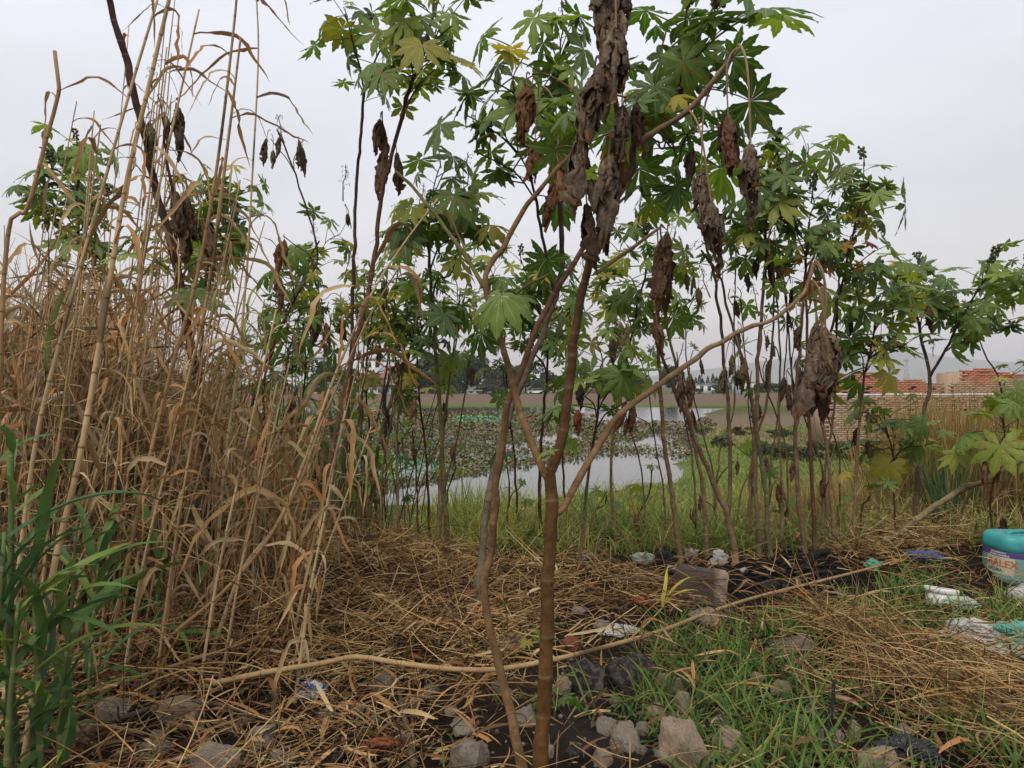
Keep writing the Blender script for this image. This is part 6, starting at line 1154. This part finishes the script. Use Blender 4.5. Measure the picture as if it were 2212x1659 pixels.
stick('long reddish stick lying through the straw', [on(960, 1205, .05), on(1040, 1215, .05), on(1150, 1228, .04)], .014, mat_plain('red_bark', (.17, .08, .06), .7, .3, .3, 20)); stick('grey weathered stick leaning in the rubble beside the stones', [on(895, 1670, .02), on(870, 1560, .05), on(862, 1500, .03)], .016, M_WOOD)
stick('dark driftwood branch half buried under the rocks', [on(230, 1590, .05), on(420, 1560, .08), on(640, 1585, .02)], .014, M_WOOD); stick('dark stick standing out of the grass tufts', [on(1770, 1659, .0), on(1790, 1600, .06), on(1805, 1545, .15)], .013, M_CHAR); stick('pale peeled stick lying below the burnt patch', [on(1780, 1290, .03), on(1850, 1300, .03), on(1910, 1318, .02)], .012, mat_plain('pale_wood', (.34, .27, .2), .8, .2, .3, 20))

# ------------------------------------------------------------------ rubbish
def plastic(name, col, rough=.4, transl=.25, var=.12): return mat_plain(name, col, rough, .4, var, 12, bmp=(14, .5, .02), transl=transl)
def crumpled(name, label, px, py, w_, h_, mat, cat, seed=0, lift=0, pinch=.5, tall=None):
    """crumpled plastic bag: a closed wrinkled shell sagging on the ground"""
    g = G(px, py); bm = bmesh.new(); bmesh.ops.create_icosphere(bm, subdivisions=5, radius=1); o = Vector((seed * 7.3, seed, 2))
    for v in bm.verts:
        c = v.co.copy(); k = mnoise.noise(c * 1.3 + o) * .45 - abs(mnoise.noise(c * 2.2 + o)) * .55 - abs(mnoise.noise(c * 4.5 + o)) * .38 - abs(mnoise.noise(c * 9 + o)) * .18 + .3; c *= 1 + k
        v.co = Vector((c.x * w_ / 2, c.y * w_ * .36, max(c.z, -.75) * h_ / 2 + h_ * .35))
    me = bpy.data.meshes.new(name); bm.to_mesh(me); bm.free(); me.materials.append(mat)
    ob = link(name, me); ob.location = (g.x, g.y + .05, g.z + lift); ob.rotation_euler.z = random.uniform(-.5, .5); return tag(ob, label, cat)
W_P = plastic('white_plastic', (.62, .61, .59), var=.3); T_P = plastic('teal_plastic', (.12, .42, .33)); B_P = plastic('blue_fabric', (.07, .10, .22), .8, .05); K_P = plastic('black_plastic', (.016, .016, .019), .35, 0); G_P = plastic('pale_green_plastic', (.5, .6, .5), .4, .3)
crumpled('plastic_bag', 'white plastic bag crumpled in the grass beside the teal bag', 2128, 1400, .34, .15, W_P, 'bag', 1); crumpled('plastic_bag', 'teal green plastic bag at the frame-side of the white one', 2212, 1402, .24, .14, T_P, 'bag', 2)
crumpled('plastic_bag', 'upright white crumpled plastic bag at the foot of the stalks', 1556, 1226, .12, .12, W_P, 'bag', 3); crumpled('plastic_bag', 'small teal plastic scrap in the straw by the burnt patch', 1892, 1232, .13, .08, T_P, 'plastic scrap', 4)
crumpled('rag', 'blue rag lying in the grass before the tub', 2008, 1215, .24, .08, B_P, 'rag', 5); crumpled('plastic_bag', 'black torn plastic clump on the straw edge', 1437, 1222, .13, .11, K_P, 'plastic scrap', 6)
crumpled('plastic_bag', 'pale translucent plastic wrap beside the black clump', 1395, 1222, .20, .08, G_P, 'plastic scrap', 7); crumpled('paper_wad', 'white paper wad at the base of the single pale stalk', 1458, 1242, .09, .05, W_P, 'paper', 8); crumpled('paper_wad', 'dirty white crumpled cup lid between the stalks', 1497, 1205, .12, .07, W_P, 'litter', 9)
crumpled('paper_wad', 'white scrap beside the charred sticks', 1612, 1245, .05, .05, W_P, 'paper', 10); crumpled('plastic_sheet', 'flat strip of white plastic tucked under the stones', 1340, 1372, .26, .025, W_P, 'plastic scrap', 11); crumpled('paper_wad', 'white scrap behind the forked trunk', 1160, 1222, .05, .06, W_P, 'paper', 12)
crumpled('rag', 'black rag draped over the ground by the pale boulder', 1975, 1665, .22, .10, K_P, 'rag', 13); crumpled('plastic_bag', 'grey clear plastic piece beside the white tub', 2085, 1318, .18, .07, G_P, 'plastic scrap', 14); crumpled('plastic_bag', 'pale grey bag edge in the grass below the teal bag', 2205, 1425, .2, .07, plastic('greyed_plastic', (.45, .45, .42)), 'plastic scrap', 15)
m_, N_, L_, b_, _o = material('printed_wrapper'); c_ = mixc(N_, L_, (.05, .10, .30), (.62, .66, .72), noise_fac(N_, L_, 9, 3, .47, .53)); L_.new(c_, b_.inputs['Base Color']); b_.inputs['Roughness'].default_value = .3
crumpled('snack_wrapper', 'blue and white crumpled wrapper in the straw', 665, 1512, .14, .07, m_, 'wrapper', 16)
# hanging black plastic strip and scraps in the stems
g0 = P(836, 800, 6.4); pts_ = np.array([P(838, 795, 6.4), P(845, 815, 6.38), P(836, 850, 6.4), P(833, 900, 6.42), P(828, 950, 6.4), P(835, 985, 6.38)]); c_ = spline(pts_, .05); n_ = len(c_); mb = MB()
ribbons(mb, (c_ - np.array(g0))[None], (np.interp(np.linspace(0, 1, n_), [0, .15, .5, 1], [.12, .06, .07, .05]))[None], np.array([[1, 1, 1.0]]), np.linspace(0, 4, n_)[None], fold=.6)
tag(mb.build('hanging_strip', K_P, loc=g0), 'strip of black plastic caught in the stems above the pond', 'plastic strip')
for (px, py, d, lab) in ((1250, 850, 3.0, 'dark curled leaf scrap snagged on the upright limb'), (1245, 905, 3.0, 'rust brown leaf scrap hanging under the dark one')):
    o = link('leaf_scrap', DRY[6]); o.location = P(px, py - 30, d); o.scale = (.10,) * 3; o.color = (.05, .03, .025, 1) if py < 900 else (.18, .06, .03, 1); tag(o, lab, 'leaf scrap')
# white tub
def lathe(mb, prof, ns, col=(1, 1, 1)):
    n = len(prof); A = np.linspace(0, 2 * np.pi, ns, endpoint=False); V = np.array([[(r_ * math.cos(a), r_ * math.sin(a), z) for a in A] for r_, z in prof]).reshape(-1, 3); i0 = (np.arange(n - 1) * ns)[:, None]; k = np.arange(ns)[None]; k2 = (k + 1) % ns
    mb.add(V, np.stack([i0 + k, i0 + k2, i0 + ns + k2, i0 + ns + k], -1).reshape(-1, 4), col)
g = G(2050, 1316); tub = empty('plastic_tub', (g.x, g.y + .1, g.z - .02), 'white round plastic tub sunk in the grass', 'tub'); tub.rotation_euler = (R(-8), R(8), 0); WT = mat_plain('tub_plastic', (.66, .64, .63), .45, .4, .15, 10)
mb = MB(); lathe(mb, [(.001, 0), (.085, 0), (.09, .01), (.10, .10), (.096, .10), (.086, .015), (.001, .014)], 28); mb.build('body', WT, tub, smooth=False); mb = MB(); lathe(mb, [(.100, .085), (.108, .088), (.110, .115), (.104, .122), (.098, .116)], 28); mb.build('rim', WT, tub)
# red and white packet
g = G(2195, 1300); pk = empty('food_box', (g.x, g.y, g.z), 'white and red carton lying by the turquoise jug', 'carton'); o = rbox('carton', .30, .16, .06, W_P, pk, 3, .006, .002, 3); o.rotation_euler = (0, R(-12), R(20)); o.location = (.12, .05, .02)
o = rbox('red_panel', .16, .1, .012, mat_plain('red_card', (.42, .03, .03), .5, .3, .2, 10), pk, 4, .003, .001, 2); o.rotation_euler = (0, R(-12), R(20)); o.location = (.06, -.03, .0)
# ridged sole-like shell
g = G(1715, 1420); sh_ = empty('ribbed_shoe_sole', (g.x, g.y, g.z), 'ribbed grey-brown shoe sole half hidden in dry grass', 'shoe sole'); SM = mat_plain('grey_rubber', (.15, .115, .09), .8, .2, .3, 15)
o = rbox('sole', .26, .14, .07, SM, sh_, 8, .03, .006, 4); o.rotation_euler = (R(40), R(-10), 0); o.location = (0, .06, .0)
for i in range(14):
    mb = MB(); q = -.115 + i * .0175; tube(mb, [(q, -.055, .066), (q + .008, 0, .078), (q, .055, .066)], .0045, 5, (1, 1, 1)); r_ = mb.build('rib', SM, sh_); r_.rotation_euler = (R(40), R(-10), 0); r_.location = (0, .06, 0)
# turquoise jug with printed label
JG = G(2165, 1272); jug = empty('detergent_jug', (JG.x + .27, JG.y + .22, JG.z - .005), 'turquoise plastic jug with purple band and orange lettering', 'jug'); jug.rotation_euler = (R(2), R(3), R(6)); HS, HD, EX = .25, .18, 3.2
def perim(t, k=1.0, z=0.0):
    a = t; ca, sa = math.cos(a), math.sin(a); return (HS * k * math.copysign(abs(ca) ** (2 / EX), ca), HD * k * math.copysign(abs(sa) ** (2 / EX), sa), z)
def shell(mb, prof, ns=64, a0=0, a1=2 * math.pi, col=(1, 1, 1)):
    full = abs(a1 - a0 - 2 * math.pi) < 1e-6; A = np.linspace(a0, a1, ns, endpoint=not full); V = np.array([[perim(a, k, z) for a in A] for k, z in prof]).reshape(-1, 3); n = len(prof); i0 = (np.arange(n - 1) * ns)[:, None]; k = np.arange(ns if full else ns - 1)[None]; k2 = (k + 1) % ns
    mb.add(V, np.stack([i0 + k, i0 + k2, i0 + ns + k2, i0 + ns + k], -1).reshape(-1, 4), col)
TQ = mat_plain('turquoise_plastic', (.035, .34, .35), .45, .35, .25, 9, col2=(.05, .22, .22)); TQB = mat_plain('milky_turquoise', (.12, .33, .30), .5, .35, .3, 6, col2=(.22, .28, .22)); PUR = mat_plain('purple_print', (.10, .055, .22), .5, .3, .15, 10); LAB = mat_plain('cream_label', (.52, .48, .36), .6, .2, .25, 8); ORA = mat_plain('orange_print', (.50, .13, .04), .6, .2, .2, 10); WPR = mat_plain('white_print', (.7, .7, .72), .6, .2, .1, 10); DGP = mat_plain('dark_green_print', (.03, .12, .10), .6, .2, .1, 10)
mb = MB(); shell(mb, [(.0, 0), (.9, 0), (.97, .015), (1, .05), (1, .255)]); mb.build('body', TQB, jug, smooth=True)
mb = MB(); shell(mb, [(1.0, .256), (1.03, .262), (1.035, .30), (1.03, .335), (1.0, .362), (.92, .378), (.60, .382), (.56, .372), (.54, .345), (.0, .34)]); mb.build('lid', TQ, jug, smooth=True)
mb = MB(); tube(mb, spline([(-.14, 0, .345), (-.10, 0, .385), (0, 0, .398), (.10, 0, .385), (.14, 0, .345)], .02), .017, 8, (1, 1, 1)); mb.build('handle', TQ, jug, smooth=True)
mb = MB(); shell(mb, [(1.004, .212), (1.006, .252)], 64); mb.build('purple_band', PUR, jug)
FR = (math.pi * .98, math.pi * 1.31); mb = MB(); shell(mb, [(1.004, .075), (1.004, .211)], 30, FR[0], FR[1]); mb.build('label_panel', LAB, jug)
ARC = [(a, perim(a)) for a in np.linspace(math.pi * .9, math.pi * 1.7, 200)]; S_ = [0]
for i in range(1, 200): S_.append(S_[-1] + math.dist(ARC[i][1], ARC[i - 1][1]))
def lettering(txt, s0, z, size, mat, part='lettering'):
    cu = bpy.data.curves.new('t', 'FONT'); cu.body = txt; cu.size = size; cu.offset = size * .02; t = bpy.data.objects.new('t', cu); COLL.objects.link(t); me = t.to_mesh(); V = np.array([v.co[:] for v in me.vertices]); Fs = [list(p.vertices) for p in me.polygons]; t.to_mesh_clear(); bpy.data.objects.remove(t)
    out = []
    for vx, vy, _ in V:
        a = np.interp(s0 + vx, S_, [q[0] for q in ARC]); out.append(perim(a, 1.011, z + vy))
    me2 = bpy.data.meshes.new(part); me2.from_pydata(out, [], Fs); me2.materials.append(mat); return link(part, me2, jug)
s0 = float(np.interp(FR[0], [q[0] for q in ARC], S_)) + .004
lettering('RENDIMIENTO', s0 + .03, .236, .019, WPR); lettering('AROMA LAVANDA', s0 + .02, .217, .019, WPR); lettering('RALEX', s0 + .012, .135, .078, ORA); lettering('AROMA', s0 + .012, .095, .036, DGP)
# stray castor seedlings and a few fallen castor leaves
for i, (px, py, s_) in enumerate(((1140, 1420, .10), (1130, 1205, .2), (1175, 1204, .2), (1195, 1560, .1), (1720, 1160, .16), (1080, 1170, .16))):
    g = G(px, py); o = empty('castor_seedling', g, 'small castor seedling with a few green leaves in the rubble' if py > 1300 else 'small castor seedling on the grassy edge of the bank', 'seedling', 'castor seedlings in the rubble' if py > 1300 else 'castor seedlings on the bank edge'); mb = MB(); tube(mb, [(0, 0, -.02), (.01, 0, s_ * .5), (0, .01, s_)], [.005, .004, .003], 5, (.13, .15, .05)); mb.build('stem', M_STEM, o)
    for k in range(4): l = link('leaf', random.choice(LEAVES), o, (0, 0, s_ * (.6 + .1 * k))); l.scale = (s_ * random.uniform(.8, 1.1),) * 3; l.rotation_euler = (0, random.gauss(-.1, .2), k * 2.3 + i); l.color = pal_color('green')
for i, (px, py) in enumerate(((330, 1520), (310, 1470), (770, 1600), (760, 1650), (1230, 1300), (905, 1330), (560, 1400), (1780, 1330), (1590, 1335), (1430, 1330), (1960, 1195), (1850, 1215))):
    g = G(px, py); o = link('fallen_leaf', DRY[6]); o.location = (g.x, g.y, g.z + .05); o.scale = (random.uniform(.14, .2),) * 3; o.rotation_euler = (R(90) + random.gauss(0, .3), random.gauss(0, .3), random.uniform(0, 6)); o.color = (*random.choice([(.24, .14, .06), (.17, .10, .055), (.26, .10, .05)]), 1); tag(o, 'curled brown fallen castor leaf on the ground', 'leaf', 'fallen castor leaves')
# ------------------------------------------------------------------ haze
mb = MB(); mb.add([(-7200, -45, -40), (7200, -45, -40), (7200, 9100, -40), (-7200, 9100, -40), (-7200, -45, 420), (7200, -45, 420), (7200, 9100, 420), (-7200, 9100, 420)], [[0, 3, 2, 1], [4, 5, 6, 7], [0, 1, 5, 4], [1, 2, 6, 5], [2, 3, 7, 6], [3, 0, 4, 7]])
m_ = bpy.data.materials.new('haze_air'); m_.use_nodes = True; t_ = m_.node_tree; t_.nodes.remove(t_.nodes['Principled BSDF']); pv = t_.nodes.new('ShaderNodeVolumePrincipled'); pv.inputs['Color'].default_value = (.93, .95, 1, 1); pv.inputs['Density'].default_value = HAZE; t_.links.new(pv.outputs[0], t_.nodes['Material Output'].inputs['Volume'])
if HAZE > 0: tag(mb.build('haze', m_), 'thin evening haze over the far shore', 'haze', kind='stuff')
